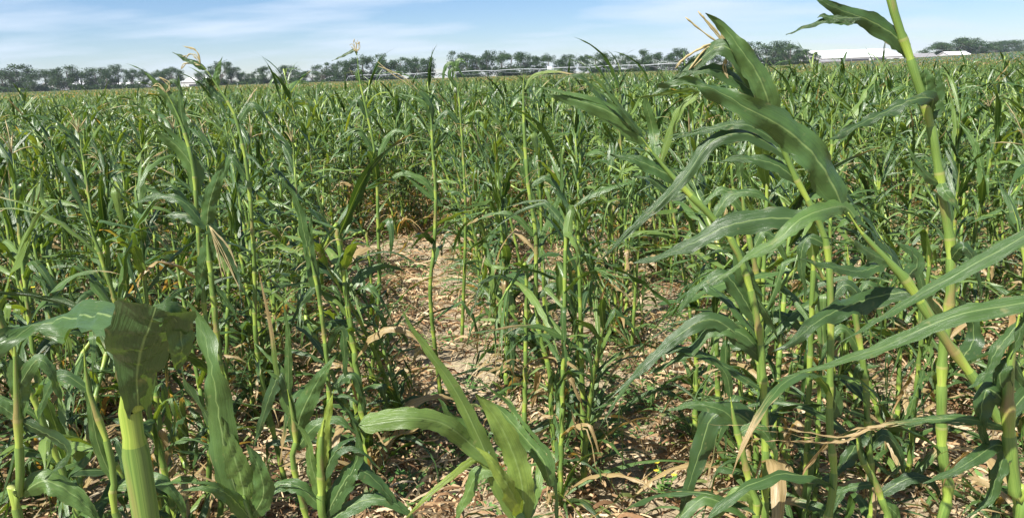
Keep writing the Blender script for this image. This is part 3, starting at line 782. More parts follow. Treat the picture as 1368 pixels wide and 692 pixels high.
# L centre row
hero('tall thin corn stalk just right of the bare strip, bare tip above the crop', 3.3, (.20, 3.32),
     [(745, 620), (737, 560), (735, 500), (725, 462), (716, 401), (716, 317), (706, 250), (701, 185), (699, 120), (700, 100)], (.0115, .006),
     [([(705, 248), (704, 225), (707, 205), (712, 185)], 14, (20, 20), dict(c=.4, blunt=.6)),
      ([(707, 250), (730, 238), (752, 260), (762, 290)], 9, (20, 30), {}),
      ([(716, 330), (735, 290), (750, 250), (748, 200)], 9, (20, 30), {}),
      ([(716, 317), (690, 290), (665, 286), (640, 300)], 11, (30, 30), dict(c=.6)),
      ([(701, 120), (712, 102), (735, 96), (762, 98), (785, 105)], 5, (20, 30), dict(c=.8, dry=.4)),
      ([(716, 400), (740, 380), (760, 400), (770, 440)], 10, (20, 30), {}),
      ([(725, 462), (700, 440), (680, 450), (670, 500)], 12, (20, 30), dict(c=.2)),
      ([(735, 520), (760, 470), (772, 440), (776, 400)], 9, (20, 30), {}),
      ([(737, 560), (710, 575), (690, 570)], 14, (20, 30), dict(c=.3)),
      ([(738, 570), (750, 540), (790, 530), (822, 540)], 9, (20, 30), dict(c=.3)),
      ([(742, 600), (760, 560), (766, 500), (770, 460)], 10, (20, 30), dict(c=.3))],
     nodes=12, extra=3, seed=41)
# I + J + K left-mid
hero('broken-topped corn plant left of centre with pale leaf up and torn leaves hanging', 2.7, (-1.18, 2.75),
     [(300, 560), (292, 470), (283, 380), (278, 330), (276, 302)], (.0115, .008),
     [([(276, 306), (279, 275), (288, 245), (300, 213)], 22, (10, 10), dict(c=.6, blunt=.4, fold=.4)),
      ([(277, 300), (284, 316), (270, 362), (262, 408)], 26, (0, 20), dict(c=.5, fold=.3)),
      ([(278, 300), (290, 322), (309, 354), (338, 415)], 15, (20, 40), dict(c=.12, tears=1)),
      ([(276, 304), (250, 288), (215, 292), (180, 300)], 18, (40, 30), dict(c=.25, tears=1)),
      ([(276, 304), (245, 270), (210, 262), (170, 275)], 16, (40, 30), dict(c=.3)),
      ([(283, 380), (300, 400), (320, 430)], 12, (40, 30), dict(c=.3))],
     tassel=[[(280, 302), (294, 340), (300, 372)], [(280, 302), (300, 340), (322, 392)], [(282, 304), (306, 330), (316, 360)]], nodes=10, extra=3, seed=42)
hero('tall corn stalk at left with a long light leaf slanting down to the right', 2.9, (-1.30, 2.95),
     [(282, 520), (272, 400), (264, 300), (259, 228), (249, 185), (236, 150), (222, 124)], (.011, .006),
     [([(262, 262), (256, 221), (215, 174), (190, 154), (164, 134)], 24, (15, 20), dict(c=.62, fold=.4)),
      ([(240, 160), (226, 132), (208, 112), (193, 97)], 16, (20, 20), dict(c=.62)),
      ([(250, 190), (242, 150), (240, 118), (238, 100)], 12, (30, 20), dict(c=.4)),
      ([(236, 150), (222, 120), (232, 108), (246, 130)], 9, (30, 20), dict(c=.3)),
      ([(264, 300), (240, 260), (225, 250), (200, 262)], 14, (30, 20), dict(c=.4))],
     tassel=[[(222, 124), (212, 112), (203, 118)], [(222, 124), (224, 112), (214, 104)]], nodes=11, extra=3, seed=43)
hero('corn plant whose curled top and rolled leaf stand up against the distant treeline at left', 3.1, (-1.02, 3.15),
     [(345, 480), (340, 360), (332, 240), (316, 160), (305, 138), (292, 118), (276, 94), (268, 86)], (.011, .005),
     [([(276, 92), (262, 84), (248, 78), (230, 70)], 12, (30, 40), dict(c=.25, fold=.8)),
      ([(290, 116), (288, 104), (292, 90), (297, 76)], 11, (30, 30), dict(c=.35)),
      ([(286, 106), (278, 112), (272, 98), (270, 88)], 16, (30, 30), dict(c=.18)),
      ([(300, 134), (286, 124), (276, 112), (268, 112)], 13, (30, 30), dict(c=.2)),
      ([(318, 165), (335, 140), (350, 150), (360, 180)], 10, (30, 30), dict(c=.4)),
      ([(332, 240), (310, 210), (300, 230), (292, 260)], 12, (30, 30), dict(c=.4))],
     tassel=[[(268, 86), (256, 74), (244, 78)], [(268, 86), (262, 72), (248, 62)], [(268, 88), (250, 86), (242, 90)]], nodes=11, extra=3, seed=44)
hero('tall corn stalk topped with a yellow tassel and one thin leaf pointing left', 4.1, (-.83, 4.15),
     [(506, 400), (505, 300), (502, 215), (490, 150), (481, 110), (478, 84), (476, 68)], (.0115, .0045),
     [([(477, 74), (474, 67), (460, 74), (443, 82)], 5, (30, 30), dict(c=.15)),
      ([(482, 112), (476, 100), (482, 92), (485, 110)], 6, (30, 30), dict(c=.5)),
      ([(500, 205), (480, 175), (460, 180), (440, 200)], 9, (30, 30), dict(c=.4)),
      ([(502, 215), (520, 180), (540, 175), (560, 200)], 9, (30, 30), dict(c=.4)),
      ([(492, 160), (480, 135), (470, 140), (462, 160)], 8, (30, 30), dict(c=.3))],
     tassel=[[(476, 70), (474, 60), (472, 54)], [(476, 70), (478, 62), (480, 57)], [(476, 70), (470, 63), (466, 62)], [(476, 70), (476, 60), (477, 55)]], nodes=11, extra=5, seed=45)
hero('corn plant left of the bare strip with a dark leaf bent over like a hook', 4.0, (-.42, 4.1),
     [(575, 400), (580, 330), (582, 260), (578, 200), (576, 160), (570, 135)], (.0115, .006),
     [([(577, 165), (576, 140), (560, 122), (538, 116), (510, 134)], 10, (30, 40), dict(c=.3)),
      ([(576, 160), (568, 138), (550, 128), (532, 120)], 10, (30, 40), dict(c=.55)),
      ([(580, 200), (598, 176), (575, 198), (550, 217)], 8, (30, 40), dict(c=.15)),
      ([(590, 275), (570, 245), (545, 232), (528, 236), (505, 258)], 11, (30, 20), dict(c=.6)),
      ([(588, 272), (560, 250), (536, 225), (533, 205)], 8, (30, 20), dict(c=.5))],
     tassel=[[(570, 135), (548, 114), (525, 98), (507, 88)]], nodes=11, extra=4, seed=46)
hero('corn plant with one leaf arched over its top before the treeline, left of centre gap', 5.0, (-.36, 5.1),
     [(622, 300), (618, 200), (612, 120), (606, 92)], (.0115, .0045),
     [([(608, 96), (604, 84), (594, 92), (590, 122)], 6, (20, 30), dict(c=.5)),
      ([(608, 96), (612, 82), (622, 84), (624, 96)], 7, (20, 30), dict(c=.6)),
      ([(612, 120), (600, 100), (610, 90), (624, 112)], 6, (20, 30), dict(c=.3)),
      ([(616, 170), (600, 150), (585, 160), (578, 185)], 8, (20, 30), dict(c=.3))], nodes=10, extra=5, seed=47)
# near centre-left plants
hero('leafy young corn clump in the lower left middle with a broad pale upright leaf', 1.95, (-.52, 2.0),
     [(396, 640), (396, 600), (392, 560), (384, 520)], (.0105, .006),
     [([(397, 590), (400, 560), (414, 528), (430, 500), (450, 472)], 34, (0, 20), dict(c=.6, fold=.35)),
      ([(390, 560), (378, 520), (372, 498), (342, 476), (312, 460)], 22, (10, 30), dict(c=.55)),
      ([(388, 540), (376, 500), (360, 530), (338, 600)], 22, (30, 20), dict(c=.15)),
      ([(386, 530), (385, 480), (384, 440), (378, 400)], 12, (10, 20), dict(c=.55)),
      ([(396, 600), (420, 570), (450, 560), (478, 580)], 22, (10, 30), dict(c=.4)),
      ([(388, 540), (370, 500), (362, 440), (345, 360)], 8, (10, 20), dict(c=.85, dry=.5))], nodes=8, extra=3, seed=51)
hero('yellowing corn whorl with streaked leaves at the bottom, left of the blunt leaf', 1.75, (-.40, 1.85),
     [(434, 700), (430, 660), (428, 600), (433, 560)], (.011, .008),
     [([(430, 660), (428, 610), (436, 560), (446, 520)], 26, (10, 30), dict(c=.97, fold=.5)),
      ([(432, 670), (416, 620), (414, 590), (400, 560)], 22, (10, 30), dict(c=.7)),
      ([(434, 690), (470, 630), (500, 640), (540, 690)], 34, (10, 30), dict(c=.3)),
      ([(434, 690), (460, 650), (480, 600), (470, 560)], 26, (20, 30), dict(c=.5)),
      ([(432, 680), (400, 650), (370, 650), (340, 690)], 24, (20, 30), dict(c=.4)),
      ([(430, 640), (450, 600), (480, 584), (520, 600)], 24, (40, 30), dict(c=.45, tears=1)),
      ([(434, 700), (480, 670), (520, 668), (560, 700)], 30, (30, 30), dict(c=.5))], nodes=6, extra=0, seed=52)
hero('corn plant in the left middle, upper leaf slanting up left and arm-like dark leaf', 2.9, (-.80, 2.95),
     [(440, 560), (438, 500), (432, 440), (424, 385), (412, 330)], (.011, .006),
     [([(426, 396), (420, 375), (414, 330), (415, 285)], 18, (10, 20), dict(c=.6)),
      ([(420, 370), (408, 320), (396, 270), (374, 234)], 18, (30, 30), dict(c=.5)),
      ([(426, 390), (420, 384), (400, 408), (384, 438)], 13, (30, 20), dict(c=.1)),
      ([(438, 470), (455, 440), (460, 470), (462, 520)], 15, (30, 20), dict(c=.3)),
      ([(440, 520), (470, 500), (484, 530), (490, 570)], 15, (30, 20), dict(c=.4))], nodes=10, extra=4, seed=53)
print('heroes', len(HEROES))

# ---- rows of individual plants, then the far crop as one mass
def row_points(kmin, kmax, vmin, vmax, step, g, jit=.06):
    P = []
    for k in range(kmin, kmax + 1):
        u = ROW0 + ROWS * k
        v = np.arange(vmin, vmax, step); v = v + g.normal(0, step * .28, len(v)); uu = u + g.normal(0, jit * .6, len(v))
        P.append(np.stack([uu * rper[0] + v * rdir[0], uu * rper[1] + v * rdir[1], np.full(len(v), k)], 1))
    return np.concatenate(P)

gr = np.random.default_rng(99)
pts = row_points(-60, 60, 1.5, 60, .125, gr, .17)
x, y, k = pts.T
def start(k):
    return np.select([k == -1, k == 0, k == 1, k == 2, k == 3, k == -2, k == -3], [3.2, 2.9, 2.3, 1.8, 1.7, 2.0, 1.9], 1.9)
inview = (np.abs(x) < y * 0.69 + 1.6) & (y > start(k))
# stand thinned by the hail near the bare strips
dist = np.hypot(x, y)
dens = np.select([(k == -1) & (y > 3.9) & (y < 7.6), (k == -2) & (y > 4.4) & (y < 6.6), (k == 0) & (y > 3.7) & (y < 6.4) & (gr.uniform(size=len(x)) < .6), (k == 0) & (y < 7), (k == 1) & (y < 6), (k >= 2) & (y < 6)], [.14, .6, .45, .9, .7, .85], .94)
for hx, hy, hr in ((-.35, 4.9, .35), (-1.0, 5.6, .5), (.9, 3.9, .5), (1.15, 3.8, .45), (1.7, 5.2, .5), (3.0, 6.3, .6), (-.75, 6.2, .5), (-.8, 8.0, .5), (-1.8, 8.0, .45), (-.5, 5.1, .45), (.6, 4.2, .4), (.45, 7.4, .4)):
    dens = np.where(np.hypot(x - hx, y - hy) < hr, dens * .2, dens)
keep = inview & (gr.uniform(size=len(x)) < dens)
for h_ in HEROES:
    keep &= np.hypot(x - h_.location.x, y - h_.location.y) > .14
x, y, k = x[keep], y[keep], k[keep].astype(int)
o_ = np.argsort(np.hypot(x, y)); x, y, k = x[o_], y[o_], k[o_]
strict = np.abs(x) < y * 0.65 + .35
near_ids = [i for i in range(len(x)) if strict[i]][:300 - len(HEROES)]
nearset = set(near_ids)
print('near radius', math.hypot(x[near_ids[-1]], y[near_ids[-1]]), 'total', len(x))

ORD = ['foremost', 'second', 'third', 'fourth', 'fifth', 'sixth', 'seventh', 'eighth', 'ninth', 'tenth', 'eleventh', 'twelfth', 'thirteenth', 'fourteenth', 'fifteenth', 'sixteenth', 'seventeenth', 'eighteenth', 'nineteenth', 'twentieth',
       'twenty-first', 'twenty-second', 'twenty-third', 'twenty-fourth', 'twenty-fifth', 'twenty-sixth', 'twenty-seventh', 'twenty-eighth', 'twenty-ninth', 'thirtieth', 'thirty-first', 'thirty-second', 'thirty-third', 'thirty-fourth', 'thirty-fifth', 'thirty-sixth', 'thirty-seventh', 'thirty-eighth', 'thirty-ninth', 'fortieth',
       'forty-first', 'forty-second', 'forty-third', 'forty-fourth', 'forty-fifth']
def row_name(k):
    if k == -1: return 'first row left of bare strip'
    if k == 0: return 'first row right of bare strip'
    if k < 0: return '%s row left of bare strip' % ORD[-k - 1]
    return '%s row right of bare strip' % ORD[k]
cnt = {}
order = {}
for i in near_ids:
    order.setdefault(k[i], []).append(i)
for kk in order: order[kk].sort(key=lambda i: y[i])
TOPW = {'tassel': 'tasselled', 'whorl': 'leafy-topped', 'broken': 'snapped', 'stub': 'blunt-topped'}
for kk, ids in order.items():
    for j, i in enumerate(ids):
        pi = int(gr.integers(0, NPROTO)); 
        if pi >= 17 and gr.uniform() < .5: pi = int(gr.integers(0, 17))
        sp, parts = protos[pi]
        s = gr.uniform(.88, 1.12); rz = gr.uniform(0, 6.28) if not sp['lean'] > .12 else gr.normal(0, .6)
        hh = 'short' if sp['h'] * s < 1.05 else ('tall' if sp['h'] * s > 1.42 and sp['top'] != 'broken' else 'mid-height')
        lab = '%s %s corn plant, %s from front, %s' % (hh, TOPW[sp['top']], ORD[j] if j else 'first', row_name(kk))
        e = empty('corn_plant', (x[i], y[i], zof(x[i], y[i]) - .005), lab, 'corn plant', 'hail-torn corn plants standing in rows')
        e.rotation_euler = (gr.normal(0, .04), gr.normal(-.05, .07), rz); e.scale = (s * 1.0, s * 1.0, s)
        for nm, me in parts:
            link(nm, me, e)

# far crop: merged copies of low-detail plants
def merged_variants(n, lod, seed):
    g = np.random.default_rng(seed); out = []
    for i in range(n):
        sp = plant_spec(g, 'short' if i == n - 1 else 'full')
        vs, fs, us, rs, ms, o = [], [], [], [], [], 0
        for nm, b in plant_parts(g, sp, lod):
            V, F, UV, RR, M = b.arrays()
            M = np.full(len(F), {'stalk': 1, 'leaf': 0, 'tassel': 2}[nm])
            vs.append(V); fs.append(F + o); us.append(UV); rs.append(RR); ms.append(M); o += len(V)
        out.append([np.concatenate(q) for q in (vs, fs, us, rs, ms)])
    return out
def scatter(bucket, variants, X, Y, g, smin=.86, smax=1.14):
    vid = g.integers(0, len(variants), len(X))
    for q in range(len(variants)):
        V, F, UV, RR, M = variants[q]; sel = np.where(vid == q)[0]; n = len(sel)
        if not n: continue
        rz = g.uniform(0, 6.28, n); s = g.uniform(smin, smax, n) * np.where(g.uniform(size=n) < .05, g.uniform(1.1, 1.3, n), 1)
        # patches of taller and shorter crop
        s = s * (1 + .05 * np.sin(X[sel] * .31 + 1.1 * np.sin(Y[sel] * .17)) + .04 * np.sin(Y[sel] * .23 + 2))
        ca, sa = np.cos(rz)[:, None], np.sin(rz)[:, None]
        vx = (V[:, 0] * ca - V[:, 1] * sa) * s[:, None]; vy = (V[:, 0] * sa + V[:, 1] * ca) * s[:, None]; vz = V[:, 2] * s[:, None]
        vx = vx - vz * g.normal(.06, .07, n)[:, None]; vy = vy + vz * g.normal(0, .06, n)[:, None]
        P = np.stack([vx + X[sel][:, None], vy + Y[sel][:, None], vz + (terrain(X[sel], Y[sel]) + bed(X[sel], Y[sel]))[:, None]], -1).reshape(-1, 3)
        FF = (F[None] + (np.arange(n) * len(V))[:, None, None]).reshape(-1, 4)
        rr = np.tile(RR, (n, 1)); rr[:, 0] = np.clip(rr[:, 0] + np.repeat(g.normal(0, .08, n), len(V)), 0, .95)
        bucket.add(P, FF, np.tile(UV, (n, 1)), rr); bucket.m[-1] = np.tile(M, n)
far = MB()
rest = np.array([i for i in range(len(x)) if i not in nearset])
xr, yr = x[rest], y[rest]
ne = 3400; ye = np.sqrt(gr.uniform(8.6 ** 2, 34 ** 2, ne)); xe = gr.uniform(-1, 1, ne) * (ye * .69 + 1)     # lodged and volunteer plants closing the alleys
xr = np.concatenate([xr, xe]); yr = np.concatenate([yr, ye]); dr = np.hypot(xr, yr)
g1 = np.random.default_rng(3)
v1 = merged_variants(14, 1, 31); v2 = merged_variants(12, 2, 32)
a = dr < 20; scatter(far, v1, xr[a], yr[a], g1, .80, 1.06)
b = (~a) & (g1.uniform(size=len(dr)) < .85); scatter(far, v2, xr[b], yr[b], g1, .76, .98)
# beyond 60 m only the tops show: rows of tops over a rough canopy
n = 60000
th = g1.uniform(-.64, .64, n); rr_ = 60 * (400 / 60) ** g1.uniform(0, 1, n)
X3, Y3 = np.tan(th) * rr_ , rr_
u_ = np.round((row_u(X3, Y3) - ROW0) / ROWS) * ROWS + ROW0; du_ = u_ - row_u(X3, Y3)
X3 = X3 + du_ * rper[0]; Y3 = Y3 + du_ * rper[1]
V, F = [], []
hz = g1.uniform(1.0, 1.36, n) + terrain(X3, Y3)
for j in range(3):
    az = g1.uniform(0, 6.28, n); wl = g1.uniform(.05, .09, n) * (1 + rr_ / 250); ln = g1.uniform(.18, .4, n)
    dxy = np.stack([np.cos(az), np.sin(az)], 1)
    c0 = np.stack([X3, Y3, hz - .35], 1); c1 = c0 + np.stack([dxy[:, 0] * ln * .5, dxy[:, 1] * ln * .5, ln * .8], 1); c2 = c1 + np.stack([dxy[:, 0] * ln * .6, dxy[:, 1] * ln * .6, -ln * .5 * g1.uniform(-.6, 1, n)], 1)
    sdv = np.stack([-dxy[:, 1], dxy[:, 0], np.zeros(n)], 1) * wl[:, None] * .5
    VV = np.stack([c0 - sdv, c0 + sdv, c1 + sdv, c1 - sdv, c2 + sdv * .2, c2 - sdv * .2], 1).reshape(-1, 3)
    b0 = (np.arange(n) * 6)[:, None]
    FF = np.concatenate([b0 + [[0, 1, 2, 3]], b0 + [[3, 2, 4, 5]]])
    UVt = np.tile(np.array([[0, .1], [1, .1], [1, .5], [0, .5], [.6, .9], [.4, .9]]), (n, 1))
    rv = np.stack([np.repeat(np.clip(g1.normal(.5, .22, n), 0, .97), 6), np.repeat((g1.uniform(size=n) < .3) * .8, 6)], 1)
    far.add(VV, FF, UVt, rv, 0)
# canopy under those tops
yy = np.concatenate([np.linspace(50, 120, 110), np.linspace(121, 405, 120)])
tt = np.linspace(-.80, .80, 420)
YY, TT = np.meshgrid(yy, tt, indexing='ij'); XX = YY * TT
gg = np.random.default_rng(8)
ZZ = terrain(XX, YY) + .98 + gg.uniform(-.2, .14, XX.shape)
far.add(np.stack([XX, YY, ZZ], -1).reshape(-1, 3), grid_faces(len(yy), len(tt)), np.stack([gg.uniform(0, 1, XX.size), gg.uniform(0, .9, XX.size)], 1),
        np.stack([gg.uniform(.1, .75, XX.size), (gg.uniform(size=XX.size) < .12) * .8], 1), 0)
crop = far.build('corn_crop', [M_LEAF, M_STALK, M_TASSEL])
tag(crop, 'mass of hail-torn green corn filling the field out to the treeline', 'corn crop', kind='stuff')
print('crop faces', len(crop.data.polygons))

# ------------------------------------------------------------------ litter, clods, weeds on the soil
def ground_scatter(n, g, ymin, ymax):
    yq = ymin * (ymax / ymin) ** g.uniform(0, 1, n) if ymin > 0 else g.uniform(ymin, ymax, n)
    xq = g.uniform(-1, 1, n) * (yq * .72 + .8)
    return xq, yq
gl = np.random.default_rng(12)
lit = MB()
xq, yq = ground_scatter(66000, gl, 1.6, 16)
xm = gl.uniform(-3, 3, 22000); ym = gl.uniform(3.5, 12, 22000); xq = np.concatenate([xq, xm]); yq = np.concatenate([yq, ym])
cl = np.sin(xq * 2.3 + 1.7 * np.sin(yq * 1.1)) * np.sin(yq * 1.9 + xq) + .8 * np.cos(2 * math.pi * (row_u(xq, yq) - ROW0) / ROWS)
kp = gl.uniform(size=len(xq)) < np.clip(.5 + .4 * cl, .12, 1); xq, yq = xq[kp], yq[kp]
for xx_, yy_ in zip(xq, yq):
    ln = gl.uniform(.02, .17); wd = gl.uniform(.004, .021); az = gl.uniform(0, 6.28); ns = 4
    if gl.uniform() < .25: ln *= 1.7
    t = np.linspace(0, 1, ns + 1)
    h0 = zof(xx_, yy_) + .006
    bend = gl.normal(0, .35); lift = gl.uniform(0, .04) * np.sin(t * math.pi * gl.uniform(.7, 1.6)) + gl.uniform(0, .02)
    aa = az + bend * t
    C = np.stack([xx_ + np.cumsum(np.cos(aa)) * ln / ns, yy_ + np.cumsum(np.sin(aa)) * ln / ns, h0 + lift], 1)
    roll = gl.normal(0, .7) + gl.normal(0, .8) * t
    sd = np.stack([-np.sin(aa) * np.cos(roll), np.cos(aa) * np.cos(roll), np.abs(np.sin(roll))], 1)
    wv = wd * .5 * np.array([.6, 1, 1, .8, .2])
    V = np.stack([C - sd * wv[:, None] * .3, C + sd * wv[:, None] + np.array([0, 0, .004])], 1)
    lit.add(V.reshape(-1, 3), grid_faces(ns + 1, 2), None, (np.clip(gl.beta(1.6, 1.6), 0, 1) * .97 if gl.uniform() > .1 else 1.0, 0))
tag(lit.build('dry_leaf_litter', M_LITTER), 'dry tan husks and leaf shreds strewn over the soil between the rows', 'leaf litter', kind='stuff')

fg = MB(); g7 = np.random.default_rng(71)
xq, yq = ground_scatter(9000, g7, 1.7, 16)
rowc = np.cos(2 * math.pi * (row_u(xq, yq) - ROW0) / ROWS)
uu = row_u(xq, yq); strip = (uu > -.2) & (uu < 1.15)
kp = g7.uniform(size=len(xq)) < np.where(strip, np.clip(.08 + .4 * rowc, .05, 1), np.clip(.75 + .35 * rowc, 0, 1))
for xx_, yy_ in zip(xq[kp], yq[kp]):
    ln = g7.uniform(.06, .30); wd = g7.uniform(.008, .032); az = g7.uniform(0, 6.28)
    C, sd = arc_leaf((xx_, yy_, zof(xx_, yy_) + g7.uniform(.0, .03)), az, g7.uniform(0, .9), ln, g7.uniform(.4, 1.8), wd, 5, g7, None, g7.normal(0, 1.2), .1)
    C[:, 2] = np.maximum(C[:, 2], zof(xx_, yy_) + .008)
    add_leaf(fg, C, sd, wd, 5, 3, .5, .15, np.clip(g7.normal(.5, .25), 0, .97), g7.choice([0, 0, .4, .8]), jag=.4, g=g7)
tag(fg.build('fallen_green_leaves', M_LEAF), 'torn green leaf pieces fallen between the corn plants', 'fallen leaves', kind='stuff')

ico_v = np.array([[0, 0, 1], [.89, 0, .45], [.28, .85, .45], [-.72, .53, .45], [-.72, -.53, .45], [.28, -.85, .45], [.72, .53, -.45], [-.28, .85, -.45], [-.89, 0, -.45], [-.28, -.85, -.45], [.72, -.53, -.45], [0, 0, -1]])
ico_f = np.array([[0, 1, 2], [0, 2, 3], [0, 3, 4], [0, 4, 5], [0, 5, 1], [1, 6, 2], [2, 7, 3], [3, 8, 4], [4, 9, 5], [5, 10, 1], [2, 6, 7], [3, 7, 8], [4, 8, 9], [5, 9, 10], [1, 10, 6], [11, 7, 6], [11, 8, 7], [11, 9, 8], [11, 10, 9], [11, 6, 10]])
cld = MB()
xq, yq = ground_scatter(4200, gl, 1.8, 13)
for xx_, yy_ in zip(xq, yq):
    s = gl.uniform(.004, .02) * gl.uniform(.5, 1.3)
    cld.add(ico_v * gl.uniform(.6, 1.3, (12, 1)) * s * np.array([1.2, 1, .7]) + [xx_, yy_, zof(xx_, yy_) + s * .2], ico_f, None, (gl.uniform(), 0))
tag(cld.build('soil_clods', M_CLOD), 'small crumbly clods of dry tan soil', 'soil clods', kind='stuff')

def add_weed(mb, xx_, yy_, s, g, up=.5):
    z = zof(xx_, yy_)
    for j in range(int(g.integers(7, 15))):
        az = g.uniform(0, 6.28); el = g.uniform(.1, 1.2); r_ = s * g.uniform(.3, 1)
        c = np.array([xx_ + math.cos(az) * r_ * math.cos(el), yy_ + math.sin(az) * r_ * math.cos(el), z + .01 + up * r_ * math.sin(el)])
        d = np.array([math.cos(az), math.sin(az), g.uniform(-.3, .6)]); sd = np.array([-math.sin(az), math.cos(az), g.uniform(-.4, .4)])
        ln = s * g.uniform(.3, .6); wl = ln * g.uniform(.3, .5)
        V = np.array([c, c + d * ln * .4 - sd * wl, c + d * ln, c + d * ln * .4 + sd * wl])
        mb.add(V, np.array([[0, 1, 2, 3]]), None, (g.uniform(), 0))
wd_ = MB()
xq, yq = ground_scatter(4200, gl, 2.0, 15)
pat = -1.1 + .4 * np.minimum(2.8, np.abs(xq - .1)) + np.sin(xq * 1.7 + 3 * np.sin(yq * .7)) + np.sin(yq * 2.1 + xq * .8)
for xx_, yy_, pp in zip(xq, yq, pat):
    if pp + gl.normal(0, .5) > .1: add_weed(wd_, xx_, yy_, gl.uniform(.03, .10), gl)
# the larger weed carpets seen in the bare strips
for cx, cy, rr2, nn_ in ((-.22, 3.3, .28, 42), (-.42, 5.0, .22, 30), (.62, 4.3, .3, 24), (-1.3, 6.9, .4, 50), (1.05, 3.8, .25, 22), (-3.6, 5.4, .7, 90)):
    for j in range(nn_):
        add_weed(wd_, cx + gl.normal(0, rr2), cy + gl.normal(0, rr2 * 1.3), gl.uniform(.03, .08), gl)
tag(wd_.build('low_weeds', M_WEED), 'low broadleaf weeds creeping over the soil', 'weeds', kind='stuff')

def flower_weed(px, Yd, py, lab, seed):
    g = np.random.default_rng(seed); p = Q(px, py, Yd); z = zof(p[0], Yd)
    e = empty('flowering_weed', (p[0], Yd, z), lab, 'weed', 'yellow-flowered weeds among the corn')
    st, fl, lf = MB(), MB(), MB()
    h = max(.12, p[2] - z)
    for j in range(5):
        q = np.array([g.normal(0, .05), g.normal(0, .05), h * g.uniform(.7, 1.05)])
        add_tube(st, spline(np.array([[0, 0, 0], q * .5 + g.normal(0, .01, 3), q]), 5), [.0025, .002, .002, .0015, .001], 4)
        for a_ in range(5):
            az = a_ * 1.257; c = q; d = np.array([math.cos(az), math.sin(az), .25]); sd = np.array([-math.sin(az), math.cos(az), 0])
            fl.add(np.array([c, c + d * .007 - sd * .005, c + d * .013, c + d * .007 + sd * .005]), np.array([[0, 1, 2, 3]]))
        for l_ in range(4):
            az = g.uniform(0, 6.28); c = q * g.uniform(.25, .85); d = np.array([math.cos(az), math.sin(az), .3]); sd = np.array([-math.sin(az), math.cos(az), 0])
            lf.add(np.array([c, c + d * .03 - sd * .01, c + d * .06, c + d * .03 + sd * .01]), np.array([[0, 1, 2, 3]]), None, (g.uniform(), 0))
    st.build('stem', [M_STALK], e); fl.build('flower', [M_PETAL], e); lf.build('foliage', [M_WEED], e)
flower_weed(888, 3.0, 624, 'yellow-flowered weed on the soil right of the centre corn clump, bottom middle', 1)
flower_weed(1042, 2.6, 632, 'yellow-flowered weed under the brown shredded leaf at lower right', 2)
flower_weed(36, 3.9, 372, 'yellow-flowered weed at the left edge behind the folded leaf', 3)

# ------------------------------------------------------------------ treeline
def tree_meshes(g, h, w_, n, trunk_h):
    cr = MB(); tr = MB()
    nt_ = int(g.integers(1, 3))
    for q in range(nt_):
        ox = g.normal(0, .8) if q else 0
        add_tube(tr, spline(np.array([[ox * .3, 0, 0], [ox, 0, h * .35], [ox * 1.5 + g.normal(0, .4), g.normal(0, .3), h * .8]]), 6), np.linspace(.34, .08, 6) * h / 13, 6, cap=False)
    blobs = []
    nb = int(g.integers(24, 34))
    for i in range(nb):
        az = g.uniform(0, 6.28); q = g.uniform(0, 1) ** .5; zz = trunk_h + (.94 - trunk_h) * g.uniform(0, 1) ** .8
        env = math.sin(np.clip((zz - trunk_h * .5) / (1.08 - trunk_h * .5), .05, 1) * math.pi) ** .5
        c = np.array([math.cos(az) * q * w_ * .46 * env, math.sin(az) * q * w_ * .46 * env, zz * h])
        blobs.append((c, h * g.uniform(.09, .155)))
        if i % 2 == 0:
            b0 = np.array([0, 0, h * g.uniform(.15, .45)])
            add_tube(tr, spline(np.array([b0, (b0 + c) / 2 + [0, 0, -.3], c]), 5), np.linspace(.13, .04, 5) * h / 13, 4, cap=False)
    for c, r_ in blobs:
        m = int(n / len(blobs))
        d = nrm(g.normal(0, 1, (m, 3))); rr = r_ * g.uniform(.3, 1.2, (m, 1)) ; P = c + d * rr * np.array([1.15, 1.15, .85])
        a_ = nrm(g.normal(0, 1, (m, 3))); b_ = nrm(np.cross(a_, g.normal(0, 1, (m, 3)))); sz = g.uniform(.12, .3, (m, 1)) * h / 13
        V = np.stack([P - a_ * sz, P - b_ * sz * .7, P + a_ * sz, P + b_ * sz * .7], 1).reshape(-1, 3)
        tone = np.clip(g.uniform(0, 1, m) * .5 + g.uniform(0, .5), 0, 1)
        cr.add(V, np.arange(m * 4).reshape(-1, 4), None, np.stack([np.repeat(tone, 4), np.zeros(m * 4)], 1))
    return cr.mesh('crown', M_TREE), tr.mesh('trunk', M_BARK)
gt = np.random.default_rng(77)
TV = [tree_meshes(gt, 13, gt.uniform(9, 12), 5200, gt.choice([.06, .12, .22])) for _ in range(9)]
TB = [tree_meshes(gt, 13, 15, 5200, .03) for _ in range(4)]

